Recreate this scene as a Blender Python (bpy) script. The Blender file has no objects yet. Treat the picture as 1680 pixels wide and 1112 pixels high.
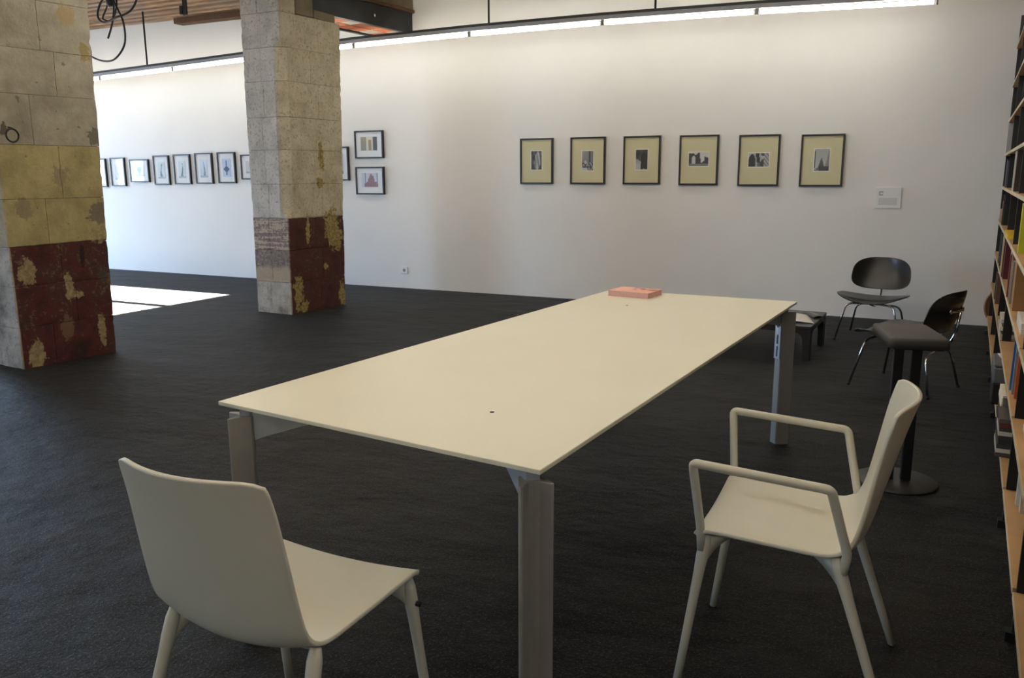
import bpy, bmesh, math, random
from mathutils import Vector, Matrix, noise

scene = bpy.context.scene
COL = scene.collection

# ------------------------------------------------------------------ camera
F_PX, PITCH, ROLL, YAW, CAM_H = 1348.87, 0.1970, -0.0044, 0.4527, 1.3752
cp, sp = math.cos(PITCH), math.sin(PITCH)
fwd = Vector((-math.sin(YAW) * cp, math.cos(YAW) * cp, -sp))
rgt = Vector((math.cos(YAW), math.sin(YAW), 0.0))
upv = rgt.cross(fwd)
r2 = rgt * math.cos(ROLL) + upv * math.sin(ROLL)
u2 = -rgt * math.sin(ROLL) + upv * math.cos(ROLL)
cam_data = bpy.data.cameras.new('camera')
cam_data.sensor_width = 36.0
cam_data.sensor_fit = 'HORIZONTAL'
cam_data.lens = 36.0 * F_PX / 1680.0
cam_data.clip_start = 0.05
cam_data.clip_end = 300
cam = bpy.data.objects.new('camera', cam_data)
COL.objects.link(cam)
cam.matrix_world = Matrix(((r2.x, u2.x, -fwd.x, 0.0), (r2.y, u2.y, -fwd.y, 0.0), (r2.z, u2.z, -fwd.z, CAM_H), (0, 0, 0, 1)))
scene.camera = cam

# ------------------------------------------------------------------ world, sun, exposure
SKY_STRENGTH = 20.0
SUN_STRENGTH = 330.0
TUBE_STRENGTH = 21.5
world = bpy.data.worlds.new('sky')
scene.world = world
world.use_nodes = True
wn = world.node_tree
wn.nodes.clear()
wo = wn.nodes.new('ShaderNodeOutputWorld')
wb = wn.nodes.new('ShaderNodeBackground')
wb.inputs['Color'].default_value = (0.46, 0.69, 1.0, 1)
wb.inputs['Strength'].default_value = SKY_STRENGTH
wn.links.new(wb.outputs[0], wo.inputs[0])

SUN_ELEV = math.radians(24.0)
sun_data = bpy.data.lights.new('sun', 'SUN')
sun_data.energy = SUN_STRENGTH
sun_data.angle = math.radians(0.3)
sun_data.color = (1.0, 0.95, 0.86)
sun = bpy.data.objects.new('sun', sun_data)
COL.objects.link(sun)
sun.location = (-30, 6, 15)
sun.rotation_euler = Vector((math.cos(SUN_ELEV), 0.0, -math.sin(SUN_ELEV))).to_track_quat('-Z', 'Y').to_euler()

scene.view_settings.view_transform = 'Standard'
scene.view_settings.look = 'None'
scene.view_settings.gamma = 1.0
scene.view_settings.use_curve_mapping = False
scene.view_settings.exposure = 0.3

random.seed(7)
D = 8.555          # back wall
XL = -13.4         # left wall
YF = -4.0          # wall behind the camera
ZC = 3.43          # underside of ceiling joists at the wall


# ------------------------------------------------------------------ material helpers
def lin(c):
    return tuple(((v / 255.0) / 12.92 if v / 255.0 <= 0.04045 else ((v / 255.0 + 0.055) / 1.055) ** 2.4) for v in c) + (1.0,)


class NT:
    """small node-tree writer"""
    def __init__(self, name):
        self.m = bpy.data.materials.new(name)
        self.m.use_nodes = True
        self.t = self.m.node_tree
        self.b = self.t.nodes['Principled BSDF']
        self.geo = None

    def n(self, kind, **kw):
        nd = self.t.nodes.new(kind)
        for k, v in kw.items():
            setattr(nd, k, v)
        return nd

    def link(self, a, b):
        self.t.links.new(a, b)

    def pos(self):
        if not self.geo:
            self.geo = self.n('ShaderNodeNewGeometry')
        return self.geo.outputs['Position']

    def val(self, x, sock):
        if isinstance(x, (int, float)):
            sock.default_value = x
        else:
            self.link(x, sock)

    def math(self, op, a, b=0.0, clamp=False):
        nd = self.n('ShaderNodeMath', operation=op, use_clamp=clamp)
        self.val(a, nd.inputs[0])
        self.val(b, nd.inputs[1])
        return nd.outputs[0]

    def noise(self, scale, detail=4.0, rough=0.55, vec=None, stretch=None):
        nd = self.n('ShaderNodeTexNoise')
        nd.inputs['Scale'].default_value = scale
        nd.inputs['Detail'].default_value = detail
        nd.inputs['Roughness'].default_value = rough
        v = vec if vec is not None else self.pos()
        if stretch:
            mp = self.n('ShaderNodeVectorMath', operation='MULTIPLY')
            self.link(v, mp.inputs[0])
            mp.inputs[1].default_value = stretch
            v = mp.outputs[0]
        self.link(v, nd.inputs['Vector'])
        return nd.outputs['Fac']

    def ramp(self, fac, stops):
        nd = self.n('ShaderNodeValToRGB')
        el = nd.color_ramp.elements
        while len(el) < len(stops):
            el.new(0.5)
        for e, (p, c) in zip(el, stops):
            e.position = p
            e.color = c
        self.link(fac, nd.inputs[0])
        return nd.outputs['Color']

    def smooth(self, x, lo, hi):
        nd = self.n('ShaderNodeMapRange', interpolation_type='SMOOTHSTEP')
        self.val(x, nd.inputs['Value'])
        a, b = (0.0, 1.0) if lo < hi else (1.0, 0.0)
        nd.inputs['From Min'].default_value = min(lo, hi)
        nd.inputs['From Max'].default_value = max(lo, hi)
        nd.inputs['To Min'].default_value = a
        nd.inputs['To Max'].default_value = b
        return nd.outputs[0]

    def mix(self, fac, a, b):
        nd = self.n('ShaderNodeMix', data_type='RGBA')
        self.val(fac, nd.inputs[0])
        for s, v in ((nd.inputs[6], a), (nd.inputs[7], b)):
            if isinstance(v, tuple):
                s.default_value = v
            else:
                self.link(v, s)
        return nd.outputs[2]

    def patch(self, centre, radii, wob):
        a = self.n('ShaderNodeVectorMath', operation='SUBTRACT')
        self.link(self.pos(), a.inputs[0])
        a.inputs[1].default_value = centre
        b = self.n('ShaderNodeVectorMath', operation='DIVIDE')
        self.link(a.outputs[0], b.inputs[0])
        b.inputs[1].default_value = radii
        l = self.n('ShaderNodeVectorMath', operation='LENGTH')
        self.link(b.outputs[0], l.inputs[0])
        s = self.math('ADD', l.outputs['Value'], wob)
        return self.smooth(s, 1.08, 0.92)

    def bump(self, height, strength=0.3, dist=0.01):
        nd = self.n('ShaderNodeBump')
        nd.inputs['Strength'].default_value = strength
        nd.inputs['Distance'].default_value = dist
        self.link(height, nd.inputs['Height'])
        self.link(nd.outputs[0], self.b.inputs['Normal'])

    def done(self, color, rough=0.6, metal=0.0, spec=None):
        if isinstance(color, tuple):
            self.b.inputs['Base Color'].default_value = color
        else:
            self.link(color, self.b.inputs['Base Color'])
        self.val(rough, self.b.inputs['Roughness'])
        self.b.inputs['Metallic'].default_value = metal
        if spec is not None:
            self.b.inputs['Specular IOR Level'].default_value = spec
        return self.m


def mottled(name, rgb, var=0.12, scale=6.0, rough=0.5, metal=0.0, bump=0.0, bscale=120.0, spec=None, obj_coords=False):
    t = NT(name)
    c = lin(rgb)
    vec = None
    if obj_coords:
        vec = t.n('ShaderNodeTexCoord').outputs['Object']
    f = t.noise(scale, vec=vec)
    lo = tuple(v * (1 - var) for v in c[:3]) + (1,)
    hi = tuple(min(1, v * (1 + var)) for v in c[:3]) + (1,)
    col = t.ramp(f, [(0.3, lo), (0.7, hi)])
    if bump:
        t.bump(t.noise(bscale, 3.0, vec=vec), bump, 0.004)
    return t.done(col, rough, metal, spec)


def emission(name, color, strength):
    m = bpy.data.materials.new(name)
    m.use_nodes = True
    nt = m.node_tree
    nt.nodes.clear()
    o = nt.nodes.new('ShaderNodeOutputMaterial')
    e = nt.nodes.new('ShaderNodeEmission')
    e.inputs[0].default_value = color
    e.inputs[1].default_value = strength
    nt.links.new(e.outputs[0], o.inputs[0])
    return m


def clear_glass(name):
    m = bpy.data.materials.new(name)
    m.use_nodes = True
    nt = m.node_tree
    nt.nodes.clear()
    o = nt.nodes.new('ShaderNodeOutputMaterial')
    mx = nt.nodes.new('ShaderNodeMixShader')
    tr = nt.nodes.new('ShaderNodeBsdfTransparent')
    gl = nt.nodes.new('ShaderNodeBsdfGlossy')
    gl.inputs['Roughness'].default_value = 0.03
    lw = nt.nodes.new('ShaderNodeLayerWeight')
    lw.inputs['Blend'].default_value = 0.5
    pw = nt.nodes.new('ShaderNodeMath')
    pw.operation = 'POWER'
    pw.inputs[1].default_value = 5.0
    ma = nt.nodes.new('ShaderNodeMath')
    ma.operation = 'MULTIPLY_ADD'
    ma.inputs[1].default_value = 0.95
    ma.inputs[2].default_value = 0.045
    nt.links.new(lw.outputs['Facing'], pw.inputs[0])
    nt.links.new(pw.outputs[0], ma.inputs[0])
    nt.links.new(ma.outputs[0], mx.inputs[0])
    nt.links.new(tr.outputs[0], mx.inputs[1])
    nt.links.new(gl.outputs[0], mx.inputs[2])
    nt.links.new(mx.outputs[0], o.inputs[0])
    return m


def print_material():
    t = NT('printed_paper')
    a = t.n('ShaderNodeVertexColor', layer_name='ink')
    return t.done(a.outputs['Color'], 0.55)


M = {}


def make_floor_material():
    t = NT('black_granular_flooring')
    big = t.noise(0.8, 4.0, 0.6, stretch=(1.0, 0.7, 1.0))
    lump = t.noise(2.6, 3.0, 0.55, stretch=(0.7, 1.3, 1.0))
    mid = t.noise(9.0, 5.0, 0.65)
    fine = t.noise(105.0, 3.0, 0.75)
    grit = t.noise(210.0, 2.0, 0.8)
    base = t.ramp(big, [(0.32, lin((7, 7, 7))), (0.66, lin((20, 19, 18)))])
    c2 = t.mix(t.math('MULTIPLY', t.smooth(mid, 0.48, 0.70), 0.8), base, lin((32, 31, 29)))
    c2 = t.mix(t.math('MULTIPLY', t.smooth(lump, 0.52, 0.66), 0.6), c2, lin((46, 45, 43)))
    c3 = t.mix(t.smooth(fine, 0.52, 0.68), c2, lin((76, 74, 70)))
    c4 = t.mix(t.smooth(grit, 0.56, 0.44), c3, lin((5, 5, 5)))
    h = t.math('ADD', t.math('MULTIPLY', lump, 0.040), t.math('MULTIPLY', mid, 0.012))
    h = t.math('ADD', h, t.math('MULTIPLY', fine, 0.0035))
    t.bump(h, 1.0, 1.0)
    t.b.inputs['Sheen Weight'].default_value = 0.03
    t.b.inputs['Sheen Roughness'].default_value = 0.45
    return t.done(c4, 0.6, 0.0, 0.17)


def make_wall_material():
    t = NT('white_wall_paint')
    f = t.noise(0.8, 4.0)
    c = t.ramp(f, [(0.3, lin((226, 223, 219))), (0.7, lin((233, 230, 226)))])
    t.bump(t.noise(60.0, 4.0), 0.06, 0.004)
    return t.done(c, 0.75)


def make_wood_material(name, light, dark, along, rough=0.65, sc=1.0):
    t = NT(name)
    st = {'x': (0.6, 14.0, 14.0), 'y': (14.0, 0.6, 14.0)}[along]
    vec = t.n('ShaderNodeTexCoord').outputs['Object'] if sc < 0 else None
    f = t.noise(abs(sc) * 3.0, 6.0, 0.6, stretch=st, vec=vec)
    c = t.ramp(f, [(0.3, lin(dark)), (0.7, lin(light))])
    t.bump(f, 0.25, 0.004)
    return t.done(c, rough)


def make_ceiling_wood():
    t = NT('old_ceiling_timber')
    f = t.noise(2.2, 6.0, 0.65, stretch=(0.8, 10.0, 10.0))
    g = t.noise(0.9, 3.0, 0.5)
    c = t.ramp(f, [(0.28, lin((120, 90, 64))), (0.52, lin((176, 146, 116))), (0.72, lin((236, 196, 146)))])
    c = t.mix(t.smooth(g, 0.45, 0.62), c, lin((160, 140, 122)))
    t.bump(f, 0.4, 0.006)
    return t.done(c, 0.8)


def make_pillar_far():
    t = NT('painted_stone_pillar_far')
    wob = t.math('MULTIPLY', t.math('SUBTRACT', t.noise(16.0, 8.0, 0.72), 0.5), 3.4)
    n1 = t.noise(5.0, 6.0, 0.65)
    n2 = t.noise(38.0, 5.0, 0.7)
    streak = t.noise(6.0, 5.0, 0.6, stretch=(5.0, 5.0, 0.6))
    hor = t.noise(7.0, 4.0, 0.6, stretch=(0.35, 0.35, 5.0))
    sep = t.n('ShaderNodeSeparateXYZ')
    t.link(t.pos(), sep.inputs[0])
    z = sep.outputs['Z']
    y = sep.outputs['Y']
    fd = t.math('ADD', t.math('SUBTRACT', y, 6.384), t.math('MULTIPLY', t.math('ADD', sep.outputs['X'], 5.576), 0.0462))
    front = t.smooth(fd, 0.026, 0.012)
    # upper stone, yellow-beige plaster tone of the side faces
    up = t.ramp(n1, [(0.28, lin((168, 158, 132))), (0.50, lin((198, 188, 162))), (0.72, lin((214, 206, 182)))])
    up = t.mix(t.math('MULTIPLY', t.smooth(n2, 0.52, 0.68), 0.8), up, lin((132, 120, 96)))
    up = t.mix(t.math('MULTIPLY', t.smooth(streak, 0.58, 0.70), 0.5), up, lin((154, 140, 106)))
    # front toned greyer: cool daylight against warm tube light painted into the plaster
    upf = t.ramp(n1, [(0.28, lin((160, 157, 152))), (0.50, lin((188, 185, 180))), (0.72, lin((204, 201, 196)))])
    upf = t.mix(t.math('MULTIPLY', t.smooth(n2, 0.52, 0.68), 0.8), upf, lin((118, 114, 108)))
    upf = t.mix(t.math('MULTIPLY', t.smooth(streak, 0.60, 0.68), 0.5), upf, lin((172, 152, 130)))
    upper = t.mix(front, up, upf)
    # red paint on the side
    red = t.ramp(n1, [(0.28, lin((50, 24, 22))), (0.50, lin((82, 40, 33))), (0.64, lin((70, 42, 36))), (0.78, lin((116, 84, 56)))])
    red = t.mix(t.math('MULTIPLY', t.smooth(t.math('ADD', n2, t.math('MULTIPLY', n1, 0.5)), 0.83, 0.96), 0.6), red, lin((128, 98, 66)))
    worn = t.mix(t.smooth(t.math('ADD', hor, t.math('MULTIPLY', t.math('SUBTRACT', n2, 0.5), 0.9)), 0.45, 0.54), lin((118, 98, 100)), lin((176, 162, 142)))
    worn = t.mix(t.math('MULTIPLY', t.smooth(n2, 0.55, 0.7), 0.5), worn, lin((102, 92, 92)))
    base = t.ramp(n1, [(0.32, lin((118, 106, 94))), (0.5, lin((172, 164, 152))), (0.72, lin((206, 200, 190)))])
    base = t.mix(t.math('MULTIPLY', t.smooth(n2, 0.54, 0.68), 0.55), base, lin((116, 102, 88)))
    zz = t.math('ADD', z, t.math('MULTIPLY', wob, 0.05))
    fr_low = t.mix(t.smooth(zz, 0.36, 0.30), t.mix(t.smooth(zz, 0.50, 0.44), t.mix(t.smooth(z, 0.655, 0.635), worn, t.ramp(n2, [(0.35, lin((84, 74, 74))), (0.65, lin((146, 132, 122)))])), lin((166, 148, 128))), base)
    low = t.mix(front, red, fr_low)
    zp = t.math('ADD', z, t.math('MULTIPLY', wob, 0.006))
    col = t.mix(t.smooth(zp, 0.955, 0.965), low, upper)
    ochre = t.ramp(n2, [(0.35, lin((108, 92, 44))), (0.65, lin((186, 164, 102)))])
    for c, r in (((-5.53, 7.00, 0.86), (0.15, 0.10, 0.17)), ((-5.53, 7.05, 0.73), (0.15, 0.10, 0.12)), ((-5.56, 6.66, 0.82), (0.12, 0.03, 0.13)),
                 ((-5.58, 6.50, 0.22), (0.10, 0.06, 0.17)), ((-5.52, 7.13, 0.12), (0.1, 0.06, 0.13)), ((-5.55, 6.90, 0.45), (0.1, 0.035, 0.03)),
                 ((-5.56, 6.56, 0.06), (0.1, 0.06, 0.06)), ((-5.53, 6.88, 1.56), (0.1, 0.04, 0.15)), ((-5.53, 6.86, 1.30), (0.1, 0.05, 0.05))):
        m = t.patch(c, r, wob)
        col = t.mix(t.math('MULTIPLY', m, t.math('SUBTRACT', 1.0, front)), col, ochre)
    t.bump(t.math('ADD', t.math('MULTIPLY', n1, 1.2), t.math('MULTIPLY', n2, 1.0)), 0.8, 0.014)
    return t.done(col, 0.85)


def make_pillar_near():
    t = NT('painted_stone_pillar_near')
    wob = t.math('MULTIPLY', t.math('SUBTRACT', t.noise(18.0, 8.0, 0.72), 0.5), 3.2)
    n1 = t.noise(4.5, 6.0, 0.65)
    n2 = t.noise(30.0, 5.0, 0.7)
    spot = t.noise(20.0, 2.0, 0.5)
    sep = t.n('ShaderNodeSeparateXYZ')
    t.link(t.pos(), sep.inputs[0])
    z = sep.outputs['Z']
    y = sep.outputs['Y']
    fd = t.math('ADD', t.math('SUBTRACT', y, 3.687), t.math('MULTIPLY', t.math('ADD', sep.outputs['X'], 5.759), 0.098))
    front = t.smooth(fd, 0.022, 0.010)
    grey = t.ramp(n1, [(0.3, lin((134, 127, 112))), (0.55, lin((162, 155, 138))), (0.75, lin((176, 170, 154)))])
    yel = t.ramp(n1, [(0.3, lin((140, 128, 88))), (0.55, lin((170, 158, 112))), (0.75, lin((184, 172, 128)))])
    red = t.ramp(n1, [(0.3, lin((36, 18, 18))), (0.47, lin((80, 30, 28))), (0.60, lin((66, 40, 36))), (0.74, lin((118, 86, 62)))])
    red = t.mix(t.math('MULTIPLY', t.smooth(t.math('ADD', n2, t.math('MULTIPLY', n1, 0.6)), 0.86, 1.0), 0.75), red, lin((120, 94, 68)))
    worn = t.ramp(n1, [(0.32, lin((98, 92, 86))), (0.5, lin((164, 158, 148))), (0.7, lin((196, 188, 176)))])
    worn = t.mix(t.math('MULTIPLY', t.smooth(n2, 0.54, 0.68), 0.6), worn, lin((96, 86, 78)))
    zp = t.math('ADD', z, t.math('MULTIPLY', wob, 0.004))
    slope = t.math('ADD', zp, t.math('MULTIPLY', t.math('SUBTRACT', y, 3.69), -0.02))
    col = t.mix(t.smooth(zp, 1.595, 1.605), yel, grey)
    col = t.mix(t.smooth(slope, 0.882, 0.892), red, col)
    col = t.mix(t.math('MULTIPLY', t.smooth(spot, 0.68, 0.76), 0.55), col, lin((58, 50, 42)))
    pale = t.ramp(n2, [(0.35, lin((128, 112, 78))), (0.65, lin((176, 160, 120)))])
    dark = lin((70, 62, 54))
    for c, r, k in (((-5.73, 3.80, 0.69), (0.15, 0.055, 0.10), pale), ((-5.69, 4.09, 0.57), (0.15, 0.03, 0.09), pale), ((-5.69, 4.12, 0.50), (0.15, 0.07, 0.03), pale),
                    ((-5.73, 3.80, 0.09), (0.15, 0.06, 0.10), pale), ((-5.66, 4.36, 0.95), (0.15, 0.07, 0.07), pale), ((-5.67, 4.21, 0.79), (0.15, 0.02, 0.07), lin((26, 14, 14))),
                    ((-5.67, 4.36, 0.63), (0.15, 0.04, 0.06), dark), ((-5.66, 4.37, 1.10), (0.15, 0.07, 0.09), lin((112, 102, 90))), ((-5.73, 3.83, 1.15), (0.15, 0.05, 0.08), lin((136, 124, 98))),
                    ((-5.69, 4.12, 1.38), (0.15, 0.06, 0.08), lin((140, 128, 100))), ((-5.66, 4.40, 1.67), (0.15, 0.05, 0.06), lin((104, 98, 84))), ((-5.74, 3.76, 1.70), (0.12, 0.03, 0.05), dark),
                    ((-5.68, 4.28, 2.53), (0.15, 0.07, 0.07), lin((160, 142, 104))), ((-5.66, 4.39, 2.29), (0.15, 0.04, 0.07), lin((150, 132, 76))), ((-5.68, 4.31, 0.20), (0.15, 0.03, 0.12), pale),
                    ((-5.70, 4.04, 0.26), (0.15, 0.05, 0.09), lin((112, 88, 66)))):
        col = t.mix(t.math('MULTIPLY', t.patch(c, r, wob), 0.85), col, k)
    col = t.mix(front, col, t.mix(t.smooth(zp, 0.87, 0.90), worn, t.mix(t.smooth(zp, 1.59, 1.61), t.mix(0.5, worn, yel), grey)))
    t.bump(t.math('ADD', t.math('MULTIPLY', n1, 1.2), t.math('MULTIPLY', n2, 0.9)), 0.7, 0.014)
    return t.done(col, 0.85)


def make_tabletop_material():
    t = NT('cream_laminate')
    f = t.noise(1.6, 5.0, 0.6)
    s = t.noise(7.0, 5.0, 0.7, stretch=(0.6, 2.0, 1.0))
    c = t.ramp(f, [(0.3, lin((216, 214, 194))), (0.7, lin((221, 219, 200)))])
    c = t.mix(t.math('MULTIPLY', t.smooth(s, 0.66, 0.76), 0.25), c, lin((190, 180, 150)))
    return t.done(c, 0.34, 0.0, 0.45)


M['floor'] = make_floor_material()
M['wall'] = make_wall_material()
M['ceiling_wood'] = make_ceiling_wood()
M['ceiling_board'] = make_wood_material('tan_ceiling_boards', (236, 198, 150), (186, 140, 96), 'x', 0.8)
M['pillar_far'] = make_pillar_far()
M['pillar_near'] = make_pillar_near()
M['tabletop'] = make_tabletop_material()
M['aluminium'] = mottled('brushed_aluminium', (158, 155, 150), 0.05, 20, 0.42, 0.35)
M['bracket'] = mottled('pale_painted_metal', (176, 182, 190), 0.04, 8, 0.4, 0.25)
M['silver_plate'] = mottled('silver_socket_plate', (186, 194, 204), 0.03, 8, 0.35, 0.4)
M['dark_socket'] = mottled('dark_socket', (34, 38, 46), 0.05, 8, 0.4)
M['white_plastic'] = mottled('off_white_plastic', (200, 199, 184), 0.03, 5, 0.42, 0, 0.03, 400)
M['black_ply'] = mottled('black_stained_plywood', (26, 25, 24), 0.15, 14, 0.28, 0, 0, 1, 0.5)
M['chrome'] = mottled('polished_chrome', (205, 205, 205), 0.02, 8, 0.12, 1.0)
M['black_rubber'] = mottled('black_rubber', (14, 14, 14), 0.1, 10, 0.6)
M['black_metal'] = mottled('black_metal', (18, 18, 19), 0.1, 12, 0.45)
M['grey_disc'] = mottled('dark_grey_metal', (62, 61, 60), 0.06, 9, 0.42, 0.5)
M['pad'] = mottled('charcoal_upholstery', (66, 64, 62), 0.08, 40, 0.62, 0, 0.15, 300)
M['black_lacquer'] = mottled('black_lacquer', (40, 37, 35), 0.1, 6, 0.3)
M['frame_black'] = mottled('black_picture_frame', (24, 21, 19), 0.1, 20, 0.45)
M['mat_cream'] = mottled('cream_mount_board', (212, 204, 166), 0.02, 6, 0.7)
M['mat_white'] = mottled('white_mount_board', (226, 226, 226), 0.01, 6, 0.7)
M['glass'] = clear_glass('picture_glass')
M['print'] = print_material()
M['steel'] = mottled('dark_steel', (50, 50, 50), 0.25, 7, 0.55, 0.4, 0.2, 60)
M['rust_wood'] = mottled('brown_timber', (96, 66, 44), 0.25, 9, 0.8, 0, 0.3, 40)
M['masonry'] = mottled('brown_plaster', (118, 106, 84), 0.2, 7, 0.85, 0, 0.4, 30)
M['terracotta'] = mottled('terracotta_brick', (206, 116, 74), 0.18, 8, 0.8, 0, 0.3, 60)
M['lime'] = mottled('lime_mortar', (190, 180, 164), 0.15, 8, 0.85, 0, 0.3, 60)
M['mortar_dark'] = mottled('old_mortar', (84, 78, 68), 0.2, 8, 0.9, 0, 0.3, 60)
M['rail_dark'] = mottled('dark_rail_metal', (58, 58, 56), 0.06, 6, 0.5, 0.3)
M['rail_grey'] = mottled('grey_enamel_batten', (168, 168, 172), 0.03, 6, 0.45)
M['holder'] = mottled('lamp_holder_plastic', (150, 148, 144), 0.05, 8, 0.5)
M['tube'] = emission('fluorescent_glow', (1.0, 0.975, 0.855, 1), TUBE_STRENGTH)
M['black_cable'] = mottled('black_cable', (20, 20, 24), 0.1, 10, 0.5)
M['shelf_wood'] = mottled('pale_pine', (190, 152, 106), 0.1, 7, 0.6)
M['shelf_edge'] = mottled('pale_edge_band', (204, 190, 158), 0.05, 7, 0.55)
M['shelf_black'] = mottled('black_shelf_upright', (20, 20, 21), 0.1, 10, 0.45)
M['white_socket'] = mottled('white_switch_plastic', (224, 224, 222), 0.02, 10, 0.4)
M['paper'] = mottled('white_paper', (232, 230, 226), 0.02, 10, 0.7)
M['window_frame'] = mottled('window_frame_paint', (70, 72, 74), 0.05, 10, 0.5)
M['concrete'] = mottled('exterior_asphalt', (52, 52, 53), 0.15, 0.8, 0.95)


# ------------------------------------------------------------------ mesh helpers
def new_obj(name, mesh, mat=None, parent=None):
    o = bpy.data.objects.new(name, mesh)
    COL.objects.link(o)
    if mat is not None and not mesh.materials:
        mesh.materials.append(M[mat] if isinstance(mat, str) else mat)
    if parent is not None:
        o.parent = parent
    return o


def from_bm(name, bm, mat, parent=None, smooth=False):
    me = bpy.data.meshes.new(name)
    bmesh.ops.recalc_face_normals(bm, faces=bm.faces)
    bm.to_mesh(me)
    bm.free()
    if smooth:
        for p in me.polygons:
            p.use_smooth = True
    return new_obj(name, me, mat, parent)


def empty(name, loc, rz=0.0):
    o = bpy.data.objects.new(name, None)
    COL.objects.link(o)
    o.location = loc
    o.rotation_euler = (0, 0, rz)
    o.empty_display_size = 0.1
    return o


def tag(o, label, cat, group=None):
    o['label'] = label
    o['category'] = cat
    if group:
        o['group'] = group
    return o


def structure(o):
    o['kind'] = 'structure'
    return o


def add_box(bm, x0, x1, y0, y1, z0, z1):
    vs = [bm.verts.new(p) for p in ((x0, y0, z0), (x1, y0, z0), (x1, y1, z0), (x0, y1, z0), (x0, y0, z1), (x1, y0, z1), (x1, y1, z1), (x0, y1, z1))]
    for f in ((0, 3, 2, 1), (4, 5, 6, 7), (0, 1, 5, 4), (1, 2, 6, 5), (2, 3, 7, 6), (3, 0, 4, 7)):
        bm.faces.new([vs[i] for i in f])
    return vs


def box(name, x0, x1, y0, y1, z0, z1, mat, parent=None, bev=0.0, seg=2):
    bm = bmesh.new()
    add_box(bm, x0, x1, y0, y1, z0, z1)
    if bev:
        bmesh.ops.bevel(bm, geom=bm.edges[:], offset=bev, segments=seg, profile=0.5, affect='EDGES')
    return from_bm(name, bm, mat, parent, smooth=False)


def prism(name, poly, z0, z1, mat, parent=None, bev=0.0, zfun=None):
    """extrude a 2-D outline (counter-clockwise) upwards"""
    bm = bmesh.new()
    lo = [bm.verts.new((x, y, z0)) for x, y in poly]
    hi = [bm.verts.new((x, y, z1)) for x, y in poly]
    n = len(poly)
    bm.faces.new(list(reversed(lo)))
    bm.faces.new(hi)
    for i in range(n):
        bm.faces.new((lo[i], lo[(i + 1) % n], hi[(i + 1) % n], hi[i]))
    if bev:
        bmesh.ops.bevel(bm, geom=bm.edges[:], offset=bev, segments=2, profile=0.5, affect='EDGES')
    return from_bm(name, bm, mat, parent)


def catmull(pts, per=6):
    pts = [Vector(p) for p in pts]
    out = []
    n = len(pts)
    for i in range(n - 1):
        p0, p1, p2, p3 = pts[max(i - 1, 0)], pts[i], pts[i + 1], pts[min(i + 2, n - 1)]
        for k in range(per):
            t = k / per
            out.append(0.5 * ((2 * p1) + (p2 - p0) * t + (2 * p0 - 5 * p1 + 4 * p2 - p3) * t * t + (3 * p1 - p0 - 3 * p2 + p3) * t ** 3))
    out.append(pts[-1])
    return out


def fillet(pts, rad, seg=5):
    pts = [Vector(p) for p in pts]
    out = [pts[0]]
    for i in range(1, len(pts) - 1):
        a, b, c = pts[i - 1], pts[i], pts[i + 1]
        u, v = (a - b), (c - b)
        r = min(rad, u.length * 0.45, v.length * 0.45)
        p, q = b + u.normalized() * r, b + v.normalized() * r
        for k in range(seg + 1):
            t = k / seg
            out.append((1 - t) ** 2 * p + 2 * t * (1 - t) * b + t * t * q)
    out.append(pts[-1])
    return out


def add_tube(bm, pts, rad, seg=10, flat=1.0, ref=None):
    """sweep a circle (or an ellipse: flat = ratio along ref) along a polyline"""
    pts = [Vector(p) for p in pts]
    n = len(pts)
    rads = rad if isinstance(rad, (list, tuple)) else [rad] * n
    rings = []
    prev = None
    for i, p in enumerate(pts):
        t = (pts[min(i + 1, n - 1)] - pts[max(i - 1, 0)]).normalized()
        if ref is not None:
            a = Vector(ref) - t * t.dot(Vector(ref))
        elif prev is None:
            a = t.cross(Vector((0, 0, 1)))
            if a.length < 0.1:
                a = t.cross(Vector((0, 1, 0)))
        else:
            a = prev - t * t.dot(prev)
        a.normalize()
        prev = a
        b = t.cross(a)
        rings.append([bm.verts.new(p + (a * math.cos(2 * math.pi * k / seg) * flat + b * math.sin(2 * math.pi * k / seg)) * rads[i]) for k in range(seg)])
    for i in range(n - 1):
        for k in range(seg):
            bm.faces.new((rings[i][k], rings[i][(k + 1) % seg], rings[i + 1][(k + 1) % seg], rings[i + 1][k]))
    bm.faces.new(list(reversed(rings[0])))
    bm.faces.new(rings[-1])


def tube(name, pts, rad, mat, parent=None, seg=10, flat=1.0, ref=None):
    bm = bmesh.new()
    add_tube(bm, pts, rad, seg, flat, ref)
    return from_bm(name, bm, mat, parent, smooth=True)


def lathe(name, prof, mat, parent=None, seg=40, smooth=True):
    bm = bmesh.new()
    rings = []
    for r, z in prof:
        rings.append([bm.verts.new((r * math.cos(2 * math.pi * k / seg), r * math.sin(2 * math.pi * k / seg), z)) for k in range(seg)])
    for i in range(len(prof) - 1):
        for k in range(seg):
            bm.faces.new((rings[i][k], rings[i][(k + 1) % seg], rings[i + 1][(k + 1) % seg], rings[i + 1][k]))
    bm.faces.new(list(reversed(rings[0])))
    bm.faces.new(rings[-1])
    o = from_bm(name, bm, mat, parent, smooth=smooth)
    return o


def soften(o, width=0.003, seg=2, angle=35):
    m = o.modifiers.new('edge', 'BEVEL')
    m.width = width
    m.segments = seg
    m.limit_method = 'ANGLE'
    m.angle_limit = math.radians(angle)
    return o


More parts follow.
